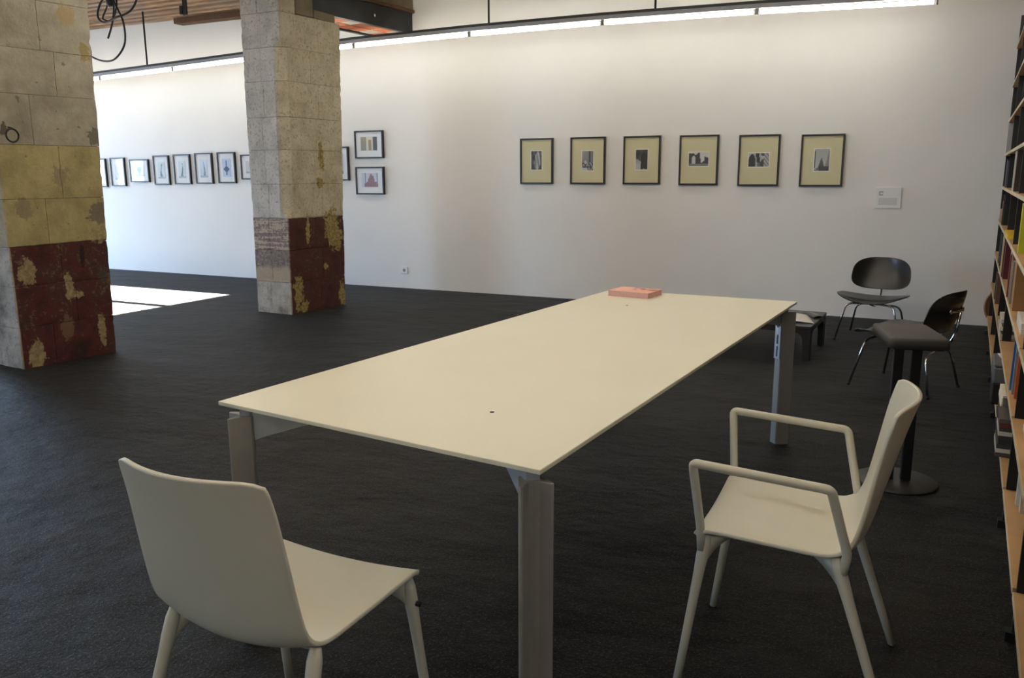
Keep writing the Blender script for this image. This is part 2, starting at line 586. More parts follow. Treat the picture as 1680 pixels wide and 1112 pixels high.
def surface(name, fn, nu, nv, thick, mat, parent=None, subsurf=1, offset=0.0):
    """fn(u, v) with u, v in 0..1 -> point; a shell with thickness"""
    verts = [fn(i / (nu - 1), j / (nv - 1)) for j in range(nv) for i in range(nu)]
    faces = [(j * nu + i, j * nu + i + 1, (j + 1) * nu + i + 1, (j + 1) * nu + i) for j in range(nv - 1) for i in range(nu - 1)]
    me = bpy.data.meshes.new(name)
    me.from_pydata([tuple(v) for v in verts], [], faces)
    for p in me.polygons:
        p.use_smooth = True
    o = new_obj(name, me, mat, parent)
    s = o.modifiers.new('shell', 'SOLIDIFY')
    s.thickness = thick
    s.offset = offset
    s.use_even_offset = True
    if subsurf:
        b = o.modifiers.new('round', 'BEVEL')
        b.width = thick * 0.35
        b.segments = 2
        b.limit_method = 'ANGLE'
        b.angle_limit = math.radians(50)
    return o


# ------------------------------------------------------------------ the room
structure(box('floor', XL - 0.3, 1.6, YF - 0.3, D + 0.3, -0.2, 0.0, 'floor'))
structure(box('wall_back', XL, 1.3, D, D + 0.25, 0.0, 3.9, 'wall'))
structure(box('wall_right', 1.12, 1.35, YF, D, 0.0, 3.9, 'wall'))
structure(box('ground', -60, XL - 0.3, -40, 40, -0.35, -0.15, 'concrete'))


def wall_with_openings(name, axis, at, thick, a0, a1, openings, zt=3.9):
    """axis 'y': wall plane x = at running along y; axis 'x': plane y = at running along x"""
    bm = bmesh.new()
    cuts = sorted(openings)

    def seg(p, q, z0, z1):
        if q - p < 1e-4 or z1 - z0 < 1e-4:
            return
        if axis == 'y':
            add_box(bm, at - thick, at, p, q, z0, z1)
        else:
            add_box(bm, p, q, at - thick, at, z0, z1)
    cur = a0
    for p, q, z0, z1 in cuts:
        seg(cur, p, 0, zt)
        seg(p, q, 0, z0)
        seg(p, q, z1, zt)
        cur = q
    seg(cur, a1, 0, zt)
    return structure(from_bm(name, bm, 'wall'))


SUN_TOP = 2.80     # head height of the glazed doors that let the sun in (reaches x = -7.1 on the floor)
wall_with_openings('wall_left', 'y', XL, 0.12, YF, D, [(5.55, 7.22, 0.0, SUN_TOP)])
FRONT_OPEN = [(-13.1, -11.0, 0.3, 3.1)]
wall_with_openings('wall_front', 'x', YF, 0.12, XL, 1.3, FRONT_OPEN)


def glazing(name, axis, at, a0, a1, z0, z1, bars, hbars=()):
    bm = bmesh.new()
    w = 0.045

    def seg(p, q, s, t):
        if axis == 'y':
            add_box(bm, at - 0.08, at - 0.03, p, q, s, t)
        else:
            add_box(bm, p, q, at - 0.08, at - 0.03, s, t)
    seg(a0, a0 + 0.01, z0, z1)
    seg(a1 - 0.01, a1, z0, z1)
    seg(a0 + 0.01, a1 - 0.01, z0, z0 + w)
    seg(a0 + 0.01, a1 - 0.01, z1 - 0.02, z1)
    prev = a0 + 0.01
    for b in bars:
        seg(b - 0.06, b + 0.06, z0 + w, z1 - 0.02)
    o = structure(from_bm(name, bm, 'window_frame'))
    return o


glazing('window_1', 'y', XL, 5.55, 7.22, 0.0, SUN_TOP, [6.27])
for k, (a, b, c, d) in enumerate(FRONT_OPEN):
    glazing('window_%d' % (2 + k), 'x', YF, a, b, c, d, [(a + b) / 2])


def portal(name, loc, rot, sx, sy):
    l = bpy.data.lights.new(name, 'AREA')
    l.shape = 'RECTANGLE'
    l.size = sx
    l.size_y = sy
    l.cycles.is_portal = True
    o = bpy.data.objects.new(name, l)
    COL.objects.link(o)
    o.location = loc
    o.rotation_euler = rot
    return o


portal('daylight_portal', (XL - 0.13, 6.385, SUN_TOP / 2), (0, -math.pi / 2, 0), SUN_TOP, 1.67)
for (a, b, c, d) in FRONT_OPEN:
    portal('daylight_portal', ((a + b) / 2, YF - 0.13, (c + d) / 2), (math.pi / 2, 0, 0), b - a, d - c)

# ceiling: boards above, old joists below, running along the back wall
ceil = structure(box('ceiling', XL, 1.3, YF, D, ZC + 0.05, ZC + 0.3, 'ceiling_board'))
joist_me = None
yj = D - 0.04
k = 0
while yj > 5.0:
    w = 0.085 + 0.03 * ((k * 37) % 5) / 5
    dz = 0.012 * ((k * 53) % 7) / 7
    j = box('joist', XL, -6.15, yj - w, yj, ZC + dz, ZC + 0.049, 'ceiling_wood', ceil, 0.008)
    j2 = box('joist', -5.35, 1.28, yj - w, yj, ZC + dz, ZC + 0.049, 'ceiling_wood', ceil, 0.008)
    yj -= w + 0.075 + 0.03 * ((k * 29) % 4) / 4
    k += 1
box('joist', -9.05, -6.15, D - 0.16, D - 0.005, ZC - 0.075, ZC - 0.001, 'rust_wood', ceil, 0.006)


# ------------------------------------------------------------------ stone pillars
def pillar(label, foot, top, ztop, zjoints, splits, mat, chamfer=None, seed=0, notch=None):
    """foot/top: A (front left) B (front right) C (back right) D (back left)"""
    A, B, C, Dd = [Vector((p[0], p[1], 0)) for p in foot]
    A2, B2, C2, D2 = [Vector((p[0], p[1], ztop)) for p in top]

    def place(u, v, z):
        t = z / ztop
        a = A.lerp(A2, t); b = B.lerp(B2, t); c = C.lerp(C2, t); d = Dd.lerp(D2, t)
        p = (a * (1 - u) + b * u) * (1 - v) + (d * (1 - u) + c * u) * v
        return Vector((p.x, p.y, z))
    W = (B - A).length
    L = (C - B).length
    root = empty('stone_pillar', (0, 0, 0))
    tag(root, label, 'pillar')
    zs = [0.0] + zjoints + [ztop]
    g = 0.0017
    # mortar core
    bm = bmesh.new()
    e = 0.012
    vs = []
    for z in (0.0, notch[0] if notch else ztop):
        for u, v in ((e / W, e / L), (1 - e / W, e / L), (1 - e / W, 1 - e / L), (e / W, 1 - e / L)):
            p = place(u, v, z)
            if chamfer and u > 0.5 and v < 0.5:
                p = place(1 - 0.06 / W, 0.06 / L, z)
            vs.append(bm.verts.new(p))
    for f in ((3, 2, 1, 0), (4, 5, 6, 7), (0, 1, 5, 4), (1, 2, 6, 5), (2, 3, 7, 6), (3, 0, 4, 7)):
        bm.faces.new([vs[i] for i in f])
    from_bm('mortar_core', bm, 'mortar_dark', root)
    for c in range(len(zs) - 1):
        z0, z1 = zs[c] + g, zs[c + 1] - g
        if c == 0:
            z0 = 0.0
        su, sv = splits[c % len(splits)]
        for (ua, ub) in ((0, su), (su, 1)):
            for (va, vb) in (((0, notch[1]),) if notch and zs[c] >= notch[0] - 1e-6 else ((0, sv), (sv, 1))):
                bm = bmesh.new()
                bmesh.ops.create_cube(bm, size=1.0)
                bmesh.ops.subdivide_edges(bm, edges=bm.edges[:], cuts=9, use_grid_fill=True)
                gu, gv = g / W, g / L
                for vt in bm.verts:
                    fx, fy, fz = vt.co.x + 0.5, vt.co.y + 0.5, vt.co.z + 0.5
                    if chamfer and ub == 1 and va == 0:
                        ku = 1 - chamfer[2] / ((ub - ua) * W)
                        kv = chamfer[2] / ((vb - va) * L)
                        fu = fx / 0.8 * ku if fx < 0.8 else ku + (fx - 0.8) / 0.2 * (1 - ku)
                        fv = fy / 0.2 * kv if fy < 0.2 else kv + (fy - 0.2) / 0.8 * (1 - kv)
                    else:
                        fu, fv = fx, fy
                    u = ua + (gu if ua > 0 else 0) + fu * (ub - ua - (gu if ua > 0 else 0) - (gu if ub < 1 else 0))
                    v = va + (gv if va > 0 else 0) + fv * (vb - va - (gv if va > 0 else 0) - (gv if vb < 1 else 0))
                    z = z0 + fz * (z1 - z0)
                    edge = sum(1 for q in (fx, fy, fz) if q < 0.001 or q > 0.999)
                    if chamfer and chamfer[0] < z < chamfer[1]:
                        d = (1 - u) * W + v * L
                        cw = chamfer[2] * min(1.0, (chamfer[1] - z) / 0.07, (z - chamfer[0]) / 0.03)
                        if d < cw:
                            h = (cw - d) / 2
                            u -= h / W
                            v += h / L
                    p = place(u, v, z)
                    q = Vector((p.x * 9, p.y * 9, p.z * 9 + seed))
                    amp = 0.004
                    inward = (place(0.5, 0.5, z) - p)
                    inward.z = 0
                    n1 = noise.noise(q)
                    n2 = noise.noise(q * 2.7)
                    push = amp * (n1 + 0.5 * n2) + 0.0025
                    if edge >= 2:
                        push += 0.0012 + 0.022 * max(0.0, noise.noise(q * 1.6 + Vector((5, 3, 1))) - 0.22)
                    on_face = fx < 0.001 or fx > 0.999 or fy < 0.001 or fy > 0.999
                    if on_face and inward.length > 1e-4:
                        # push only across the outer faces
                        p = p + inward.normalized() * max(0.0, push)
                    vt.co = p
                o = from_bm('stone_block', bm, mat, root, smooth=True)
                o.data.set_sharp_from_angle(angle=math.radians(30))
    return root


P2A, P2B, P2C = (-6.031, 6.405), (-5.576, 6.384), (-5.494, 7.165)
P2D = (-5.95, 7.186)
far_pillar = pillar('square stone pillar by the framed row, grey-beige with a peeling dark red base', [P2A, P2B, P2C, P2D],
       [(-6.012, 6.40), (-5.518, 6.384), (-5.455, 7.235), (-5.95, 7.25)], 3.42,
       [0.323, 0.647, 0.965, 1.295, 1.625, 1.935, 2.27, 2.58, 2.895, 3.16],
       [(0.42, 0.55), (0.5, 0.60), (0.46, 0.48), (0.5, 0.62), (0.44, 0.5)], 'pillar_far', (0.975, 2.66, 0.085), 3, (2.895, 0.26))
P1B, P1C = (-5.759, 3.687), (-5.662, 4.404)
pillar('nearest square stone pillar at left edge, ochre band above a scuffed dark red base', [(-6.30, 3.74), P1B, P1C, (-6.20, 4.45)],
       [(-6.30, 3.74), (-5.755, 3.687), (-5.655, 4.47), (-6.20, 4.50)], 3.42,
       [0.30, 0.60, 0.885, 1.22, 1.60, 1.95, 2.26, 2.60, 2.95, 3.2],
       [(0.5, 0.35), (0.55, 0.62), (0.45, 0.5), (0.5, 0.4), (0.55, 0.58)], 'pillar_near', None, 11)

# iron ring plate on the near pillar
ring = empty('wall_ring', (-5.725, 3.79, 1.66), 0.0)
bm = bmesh.new()
add_tube(bm, [(0.012, 0.045 * math.cos(a), 0.045 * math.sin(a)) for a in [2 * math.pi * k / 20 for k in range(21)]], 0.006, 8)
from_bm('ring', bm, 'black_metal', ring, True)
tube('staple', [(-0.03, 0.0, 0.045), (0.022, 0.0, 0.05), (-0.03, 0.0, 0.058)], 0.006, 'black_metal', ring, 8)
tag(ring, 'small iron ring fixed to the nearest pillar at left', 'ring')

# ------------------------------------------------------------------ steel and brick beam from pillar to wall
BA = Vector((-5.585, 6.86))
bdir = Vector((0.097, 1.0)).normalized()
ang = -math.atan2(0.097, 1.0)
LEN = (D - 6.86) / bdir.y
beam = empty('ceiling_beam', (BA.x, BA.y, 2.985), ang)
tag(beam, 'dark steel beam with terracotta brick underside running from pillar to wall', 'beam')


def ibeam(x1):
    bm = bmesh.new()
    add_box(bm, x1 - 0.012, x1 - 0.004, 0, LEN - 0.006, 0.012, 0.208)
    add_box(bm, x1 - 0.055, x1, 0, LEN - 0.006, 0.0, 0.012)
    add_box(bm, x1 - 0.055, x1, 0, LEN - 0.006, 0.208, 0.22)
    return from_bm('steel_joist', bm, 'steel', beam)


ibeam(0.0)
ibeam(-0.50)
nb = 9
for i in range(nb):
    a = 0.02 + i * (LEN - 0.03) / nb
    b = a + (LEN - 0.03) / nb - 0.014
    for (x0, x1) in ((-0.485, -0.285), (-0.27, -0.07)):
        o = box('brick', x0, x1, a, b, 0.012 + 0.006 * random.random(), 0.10, 'terracotta' if (i + (x0 < -0.3)) % 4 else 'lime', beam, 0.004)
box('mortar_bed', -0.495, -0.06, 0.0, LEN - 0.006, 0.022, 0.20, 'lime', beam)
box('timber_plate', -0.56, 0.035, 0.0, LEN - 0.006, 0.222, 0.255, 'rust_wood', beam, 0.004)
box('masonry_infill', -0.56, 0.01, 0.0, LEN - 0.006, 0.257, 0.60, 'masonry', beam)
bolt = bmesh.new()
add_tube(bolt, [(-0.006, 1.02, 0.10), (0.012, 1.02, 0.10)], 0.017, 6)
from_bm('bolt', bolt, 'chrome', beam)
box('corbel', -5.99, -5.495, 6.605, 6.855, 2.90, 3.42, 'masonry', far_pillar, 0.012)
box('bearing_block', -5.96, -5.49, 6.86, 7.19, 2.898, 2.98, 'masonry', far_pillar, 0.01)

# ------------------------------------------------------------------ strip lighting along the back wall
YT = D - 0.62
RAIL = [(-12.825, 2.594), (-11.376, 2.623), (-9.977, 2.663), (-8.627, 2.705), (-7.215, 2.752), (-5.811, 2.796), (-4.335, 2.811), (-2.869, 2.809), (-1.417, 2.787), (0.030, 2.746)]
rail = empty('light_rail', (0, YT, 0))
tag(rail, 'long dark suspended metal rail carrying the strip lights along the back wall', 'light rail')


def strip(name, mat, parent, pts, hw, za, zb):
    bm = bmesh.new()
    rings = []
    for x, z in pts:
        rings.append([bm.verts.new((x, sy * hw, z + zz)) for sy, zz in ((-1, za), (1, za), (1, zb), (-1, zb))])
    for a, b in zip(rings, rings[1:]):
        for i in range(4):
            bm.faces.new((a[i], a[(i + 1) % 4], b[(i + 1) % 4], b[i]))
    bm.faces.new(rings[0][::-1])
    bm.faces.new(rings[-1])
    return from_bm(name, bm, mat, parent)


strip('rail', 'rail_dark', rail, RAIL, 0.035, 0.068, 0.092)
strip('batten', 'rail_grey', rail, RAIL, 0.026, 0.030, 0.068)


def rail_z(x):
    for (a, za), (b, zb) in zip(RAIL, RAIL[1:]):
        if a <= x <= b:
            return za + (zb - za) * (x - a) / (b - a)
    return RAIL[-1][1]


for xr in (-11.7, -9.08, -6.6, -4.109, -2.35, -0.54):
    tube('suspension_rod', [(xr, 0, rail_z(xr) + 0.09), (xr, 0, ZC + 0.045)], 0.011, 'rail_dark', rail, 8)

names = ['leftmost', 'second', 'third', 'fourth', 'fifth', 'sixth', 'seventh', 'eighth', 'rightmost']
where = ['glowing tube light at the far left end of the wall rail, behind the near pillar',
         'glowing tube light just showing past the edge of the nearest pillar',
         'glowing tube light left of the suspension rod between the two pillars',
         'glowing tube light running up to the far pillar from the left',
         'glowing tube light hidden mostly by the far pillar',
         'glowing tube light under the steel beam end, right of the far pillar',
         'glowing tube light on the wall rail left of the six cream-mounted frames',
         'glowing tube light on the wall rail above the middle cream-mounted frames',
         'glowing tube light at the right-hand end of the wall rail']
for i, ((xa, za), (xb, zb)) in enumerate(zip(RAIL, RAIL[1:])):
    t = empty('tube_light', ((xa + xb) / 2, YT, (za + zb) / 2))
    tag(t, where[i], 'tube light', 'tube lights on the wall rail')
    dx, dz = (xb - xa) / 2, (zb - za) / 2
    gfr = 1 - 0.035 / dx
    tube('glow_tube', [(-dx * gfr, 0, -dz * gfr), (dx * gfr, 0, dz * gfr)], 0.016, 'tube', t, 12)
    for s in (-1, 1):
        box('lamp_holder', s * dx * 0.985 - 0.008, s * dx * 0.985 + 0.008, -0.014, 0.014, s * dz - 0.02, s * dz + 0.0285, 'holder', t, 0.003)

# unseen tube rows, added to brighten the table and fill the room
for (yc, lab) in ((4.5, 'added unseen tube light over the far table end'), (1.9, 'added unseen tube light over the table end'), (-1.6, 'added unseen fill tube light behind the viewer')):
    for i in range(5):
        x = -1.6 + (i - 2) * 1.54
        t = empty('added_tube_light', (x, yc, 3.0))
        tag(t, lab + (', %s of its row' % ['leftmost', 'second from left', 'middle one', 'second from right', 'rightmost'][i]), 'tube light', 'added overhead tube lights')
        for off in ((-0.045, 0.045) if yc > 0 else (0.0,)):
            tube('glow_tube', [(-0.72, off, 0), (0.72, off, 0)], 0.016, 'tube', t, 12)
        box('batten', -0.74, 0.74, -0.03, 0.03, 0.03, 0.09, 'rail_grey', t, 0.003)
        for s in (-1, 1):
            box('lamp_holder', s * 0.735 - 0.008, s * 0.735 + 0.008, -0.064, 0.064, -0.02, 0.0295, 'holder', t, 0.002)
            tube('suspension_rod', [(s * 0.6, 0, 0.09), (s * 0.6, 0, 0.475)], 0.008, 'rail_dark', t, 8)

# cable coil and junction hanging from the joists between the pillars
cc = empty('hanging_cable', (-8.5, 7.0, 3.3))
tag(cc, 'coiled black cable hanging in loops from the ceiling between the pillars', 'cable')
lp = [(0.02, 0, 0.15), (-0.16, 0, 0.06), (-0.27, 0.02, -0.08), (-0.16, 0.0, -0.17), (0.08, -0.02, -0.14), (0.30, 0, -0.08), (0.40, 0.02, 0.06), (0.36, 0, 0.16)]
tube('cable_loop', catmull(lp, 6), 0.012, 'black_cable', cc, 8)
tube('cable_loop', catmull([(0.0, 0.0, 0.10), (-0.13, 0.03, -0.02), (-0.20, 0.03, -0.12), (-0.05, 0.03, -0.15), (0.06, 0.02, 0.0), (0.05, 0.02, 0.15)], 6), 0.010, 'black_cable', cc, 8)
tube('cable_loop', catmull([(0.02, -0.02, 0.12), (0.10, -0.02, -0.02), (0.19, -0.02, -0.20), (0.16, 0, -0.42), (0.0, 0, -0.57), (-0.18, 0, -0.60), (-0.40, 0.0, -0.54), (-0.6, 0.0, -0.40), (-0.72, 0, -0.1), (-0.76, 0, 0.13)], 6), 0.011, 'black_cable', cc, 8)
tube('cable_end', catmull([(0.04, 0, 0.10), (0.03, 0, -0.05), (-0.02, 0, -0.2), (-0.11, 0, -0.35)], 6), 0.011, 'black_cable', cc, 8)
tube('cable_plug', [(-0.03, 0, 0.13), (-0.01, 0, 0.02), (0.0, 0, -0.01)], [0.05, 0.05, 0.03], 'black_cable', cc, 10)
hk = empty('ceiling_bracket', (-7.99, 7.6, 3.25))
tag(hk, 'black bracket hanging from the timber ceiling left of the far pillar', 'bracket')
box('strap', -0.03, 0.03, -0.012, 0.012, 0.0, 0.30, 'black_metal', hk, 0.004)
box('clamp', -0.075, -0.03, -0.02, 0.02, 0.01, 0.11, 'black_metal', hk, 0.006)


# ------------------------------------------------------------------ framed pictures
def hsh(*a):
    return noise.noise(Vector(a))


def ink_plane(name, w, h, nx, nz, fn, parent, y):
    """flat printed sheet, facing -y, colour per cell"""
    me = bpy.data.meshes.new(name)
    vs, fs = [], []
    for j in range(nz + 1):
        for i in range(nx + 1):
            vs.append(((i / nx - 0.5) * w, y, (j / nz - 0.5) * h))
    for j in range(nz):
        for i in range(nx):
            a = j * (nx + 1) + i
            fs.append((a, a + 1, a + nx + 2, a + nx + 1))
    me.from_pydata(vs, [], fs)
    ca = me.color_attributes.new('ink', 'FLOAT_COLOR', 'POINT')
    for k, v in enumerate(vs):
        c = fn(v[0] / w + 0.5, v[2] / h + 0.5)
        if isinstance(c, (int, float)):
            c = (c, c, c)
        ca.data[k].color = lin([max(0, min(255, q)) for q in c])
    return new_obj(name, me, 'print', parent)


def art_leaf(u, v):
    n = 40 * hsh(u * 6, v * 4, 1)
    g = 75 + n
    d = ((u - 0.62 - 0.1 * (v - .5)) / 0.30) ** 2 + ((v - 0.47) / 0.5) ** 2
    if d < 1:
        g = 150 + 45 * hsh(u * 3, v * 2, 4) + 30 * math.sin(u * 22 + v * 6)
    if u > 0.9 and v < 0.8:
        g = 45
    return g


def art_still(u, v):
    g = 120 + 40 * v * (1 - u)
    if abs(u - 0.68) < 0.05 + 0.06 * max(0, 0.6 - v) and v > 0.35:
        g = 60
    if v < 0.42:
        g = 70 + 90 * (hsh(u * 7, v * 9, 2) > 0.05)
    if ((u - 0.3) / 0.12) ** 2 + ((v - 0.42) / 0.09) ** 2 < 1:
        g = 190
    if v < 0.15 and u < 0.5:
        g = 205
    return g


def art_dark(u, v):
    g = 190 - 70 * v
    if v > 0.62 - 0.35 * u - 0.05:
        g = 70 + 45 * hsh(u * 3, v * 3, 8) + 40 * (v - 0.8) * (u < 0.5)
    if ((u - 0.72) / 0.3) ** 2 + ((v - 0.52) / 0.35) ** 2 < 1:
        g = 28
    if u > 0.45 and abs(v - 0.18) < 0.12 + 0.06 * (1 - u):
        g = 32
    if u > 0.75 and 0.02 < v < 0.05:
        g = 30
    if v < 0.3 and u < 0.4:
        g = 185
    return g


def art_hills(u, v):
    g = 205
    if v < 0.62 + 0.28 * hsh(u * 5, 1.3, 6) - 0.3 * (u > 0.55) * (u < 0.8) + 0.25 * (u < 0.6):
        g = 45 + 25 * hsh(u * 8, v * 8, 3)
    if ((u - 0.25) / 0.09) ** 2 + ((v - 0.42) / 0.36) ** 2 < 1:
        g = 195
    if v < 0.18:
        g = 120
    return g


def art_figures(u, v):
    g = 175 + 25 * hsh(u * 12, v * 5, 9)
    if u < 0.34 and v < 0.95 - 3 * (u - 0.17) ** 2 * 4:
        g = 35
    if abs(u - 0.48 - 0.12 * (0.5 - v)) < 0.09:
        g = 40 + 60 * (v < 0.3)
    if abs(u - 0.7) < 0.07 * (1 + math.sin(v * 7)):
        g = 60
    if u > 0.75:
        g = 150 + 50 * math.sin(u * 40 + v * 20)
    return g


def art_sails(u, v):
    g = 190 - 20 * v
    if u > 0.98 - 0.35 * (1 - v) * 0.9 and v < 0.95:
        g = 135
    if v < 0.62 - abs(u - 0.48) * 2.1:
        g = 88
    if v < 0.2 and u > 0.3:
        g = 70
    if u < 0.05 and v < 0.9:
        g = 60
    if v < 0.15 and u < 0.28:
        g = 60 + 130 * (hsh(u * 16, v * 14, 5) > 0)
    return g


def art_tower(seed, tint):
    def f(u, v):
        b = 205 + 14 * hsh(u * 2, v * 2, seed)
        w = 0.05 + 0.16 * max(0.0, 0.75 - v) ** 1.5 + 0.05 * hsh(v * 7, seed, 3)
        c = 0.52 + 0.08 * math.sin(v * 5 + seed)
        if abs(u - c) < w and v < 0.85:
            b = 110 + 45 * hsh(u * 8, v * 8, seed + 2)
        if v < 0.10:
            b = 165
        return (b * tint[0], b * tint[1], b * tint[2])
    return f


def art_plane(u, v):
    b = (178, 192, 216)
    if abs(u - 0.5) < 0.05 and 0.1 < v < 0.9 or (abs(v - 0.42) < 0.07 and abs(u - 0.5) < 0.33) or (abs(u - .5) < .2 and abs(v - .42) < .12):
        b = (62, 74, 110)
    return b


def art_ball(u, v):
    b = 196
    if ((u - 0.5) / 0.22) ** 2 + ((v - 0.6) / 0.26) ** 2 < 1:
        b = 60 + 30 * hsh(u * 9, v * 9, 1)
    if abs(u - 0.5) < 0.05 and v < 0.5:
        b = 70
    if v < 0.12:
        b = 150
    return b


def art_arch(u, v):
    if u < 0.36:
        return (128 + 20 * v, 122 + 15 * v, 108)
    if u > 0.76:
        return (52, 52, 60)
    if abs(u - 0.56) < 0.09 and v < 0.8:
        return (150 + 30 * hsh(u * 9, v * 9, 1), 128, 88)
    return (212, 204, 180)


def art_spires(u, v):
    top = 0.25 + 0.65 * math.exp(-((u - 0.6) / 0.22) ** 2) + 0.16 * hsh(u * 24, 0.5, 7)
    if v < top and u > 0.18:
        k = 0.5 + 0.5 * math.sin(u * 85)
        return (112 + 50 * k, 74 + 40 * k, 82 + 40 * k)
    if abs(u - 0.24) < 0.03 or abs(u - 0.94) < 0.03:
        return (98, 104, 130)
    return (196, 200, 214)


def picture(label, x0, x1, z0, z1, mat, pw, ph, dz, art, group, border=True, lower=False):
    w, h = x1 - x0, z1 - z0
    r = empty('picture_frame', ((x0 + x1) / 2, D, (z0 + z1) / 2))
    tag(r, label, 'picture', group)
    fw, dep = 0.017, 0.034
    bm = bmesh.new()
    add_box(bm, -w / 2, w / 2, -dep, -0.001, h / 2 - fw, h / 2)
    add_box(bm, -w / 2, w / 2, -dep, -0.001, -h / 2, -h / 2 + fw)
    add_box(bm, -w / 2, -w / 2 + fw, -dep, -0.001, -h / 2 + fw, h / 2 - fw)
    add_box(bm, w / 2 - fw, w / 2, -dep, -0.001, -h / 2 + fw, h / 2 - fw)
    from_bm('frame', bm, 'frame_black', r)
    box('mount_board', -w / 2 + fw, w / 2 - fw, -0.022, -0.004, -h / 2 + fw, h / 2 - fw, mat, r)
    if border:
        box('print_margin', -pw / 2 - 0.008, pw / 2 + 0.008, -0.0235, -0.0221, dz - ph / 2 - 0.008, dz + ph / 2 + 0.008, 'paper', r)
    p = ink_plane('print', pw, ph, 22, 26, art, r, -0.0245)
    p.location = (0, 0, dz)
    gm_ = bpy.data.meshes.new('glass')
    a_, b_ = w / 2 - fw, h / 2 - fw
    gm_.from_pydata([(-a_, -0.03, -b_), (a_, -0.03, -b_), (a_, -0.03, b_), (-a_, -0.03, b_)], [], [(0, 1, 2, 3)])
    new_obj('glass', gm_, 'glass', r)
    return r


GL = 'white-mounted pictures in the left row'
picture('black frame half hidden at the edge of the nearest pillar, first of left row', -11.131, -10.802, 1.226, 1.637, 'mat_white', 0.13, 0.22, 0.0, art_tower(1, (1, 1, 1)), GL, False)
picture('portrait black frame with bright window glare, second of the left row', -10.701, -10.406, 1.238, 1.645, 'mat_white', 0.13, 0.22, 0.0, art_tower(2, (1, 1, 1)), GL, False)
picture('small landscape black frame with a dark round shape on a stem', -10.297, -9.916, 1.294, 1.617, 'mat_white', 0.20, 0.15, 0.0, art_ball, GL, False)
picture('portrait black frame right of the round-shape picture, grey tower print', -9.814, -9.511, 1.257, 1.665, 'mat_white', 0.14, 0.23, 0.0, art_tower(3, (0.94, 1.0, 1.02)), GL, False)
picture('portrait black frame with pale grey-green print, third from far pillar in left row', -9.414, -9.103, 1.264, 1.675, 'mat_white', 0.14, 0.23, 0.0, art_tower(4.5, (0.94, 1.0, 1.02)), GL, False)
picture('portrait black frame with faint blue print, next to the blue cross-shaped picture', -9.004, -8.690, 1.272, 1.687, 'mat_white', 0.14, 0.24, 0.0, art_tower(6, (0.92, 0.99, 1.06)), GL, False)
picture('portrait black frame with blue cross-shaped silhouette left of the far pillar', -8.588, -8.275, 1.281, 1.691, 'mat_white', 0.15, 0.24, 0.0, art_plane, GL, False)
picture('landscape black frame cut off by the left edge of the far pillar', -8.171, -7.786, 1.329, 1.655, 'mat_white', 0.22, 0.16, 0.0, art_ball, GL, False)
picture('portrait black frame cut off by the right edge of the far pillar', -6.733, -6.404, 1.314, 1.729, 'mat_white', 0.17, 0.25, 0.0, art_ball, GL, False)
GP = 'stacked pair of landscape pictures'
picture('upper landscape frame of the stacked pair right of the far pillar', -6.295, -5.878, 1.581, 1.912, 'mat_white', 0.24, 0.16, 0.01, art_arch, GP, False)
picture('lower landscape frame of the stacked pair, reddish spires print', -6.300, -5.883, 1.144, 1.479, 'mat_white', 0.24, 0.17, 0.01, art_spires, GP, False)
GR = 'six cream-mounted pictures on the right'
RP = [('first cream-mounted frame from the left, pale leaf-like print', -4.036, -3.640, 1.274, 1.770, 0.125, 0.20, 0.01, art_leaf),
      ('second cream-mounted frame from the left, still-life print', -3.431, -3.032, 1.273, 1.770, 0.128, 0.205, 0.0, art_still),
      ('third cream-mounted frame from the left, black blob shadow print', -2.829, -2.429, 1.272, 1.768, 0.128, 0.205, 0.005, art_dark),
      ('fourth cream-mounted frame, landscape print of dark hills', -2.229, -1.831, 1.264, 1.762, 0.20, 0.135, 0.01, art_hills),
      ('fifth cream-mounted frame, landscape print of dark standing shapes', -1.631, -1.237, 1.256, 1.752, 0.195, 0.13, 0.005, art_figures),
      ('rightmost cream-mounted frame, print of grey pointed triangles', -1.042, -0.651, 1.252, 1.742, 0.135, 0.205, 0.005, art_sails)]
for lab, a, b, c, d, pw, ph, dz, art in RP:
    picture(lab, a, b, c, d, 'mat_cream', pw, ph, dz, art, GR)

# caption card
card = empty('caption_card', (-0.2425, D, 1.15))
tag(card, 'small white caption card on the wall right of the cream-mounted frames', 'card')
box('panel', -0.1115, 0.1115, -0.014, -0.001, -0.0975, 0.0975, 'paper', card, 0.002)


def card_ink(u, v):
    g = 226
    if 0.10 < u < 0.90 and 0.13 < v < 0.50:
        g = 226 - 60 * (0.5 + 0.5 * math.sin(v * 150)) * (0.75 + 0.5 * hsh(u * 30, v * 24, 2))
    if 0.11 < u < 0.30 and 0.60 < v < 0.84 and not (0.18 < u < 0.30 and 0.66 < v < 0.78 and hsh(u * 20, v * 20, 1) > -0.1):
        g = 170
    return g


ink_plane('printed_text', 0.205, 0.178, 50, 60, card_ink, card, -0.0148)

# wall socket
sk = empty('wall_socket', (-5.635, D, 0.224))
tag(sk, 'white wall socket low on the back wall right of the far pillar', 'socket')
box('cover_plate', -0.045, 0.045, -0.012, -0.001, -0.045, 0.045, 'white_socket', sk, 0.004)
bm = bmesh.new()
add_tube(bm, [(0, -0.0145, 0), (0, -0.011, 0)], 0.020, 16)
from_bm('socket_well', bm, 'holder', sk)

# ------------------------------------------------------------------ long table
TQ = [Vector(p) for p in ((-1.762, 1.686, 0), (-0.694, 1.566, 0), (-0.502, 4.335, 0), (-1.509, 4.366, 0))]
tc = sum(TQ, Vector()) / 4
tbl = empty('long_table', (tc.x, tc.y, 0))
tag(tbl, 'long cream-topped meeting table on aluminium legs in the foreground', 'table')
top = prism('tabletop', [(p.x - tc.x, p.y - tc.y) for p in TQ], 0.728, 0.74, 'tabletop', tbl)
soften(top, 0.002)


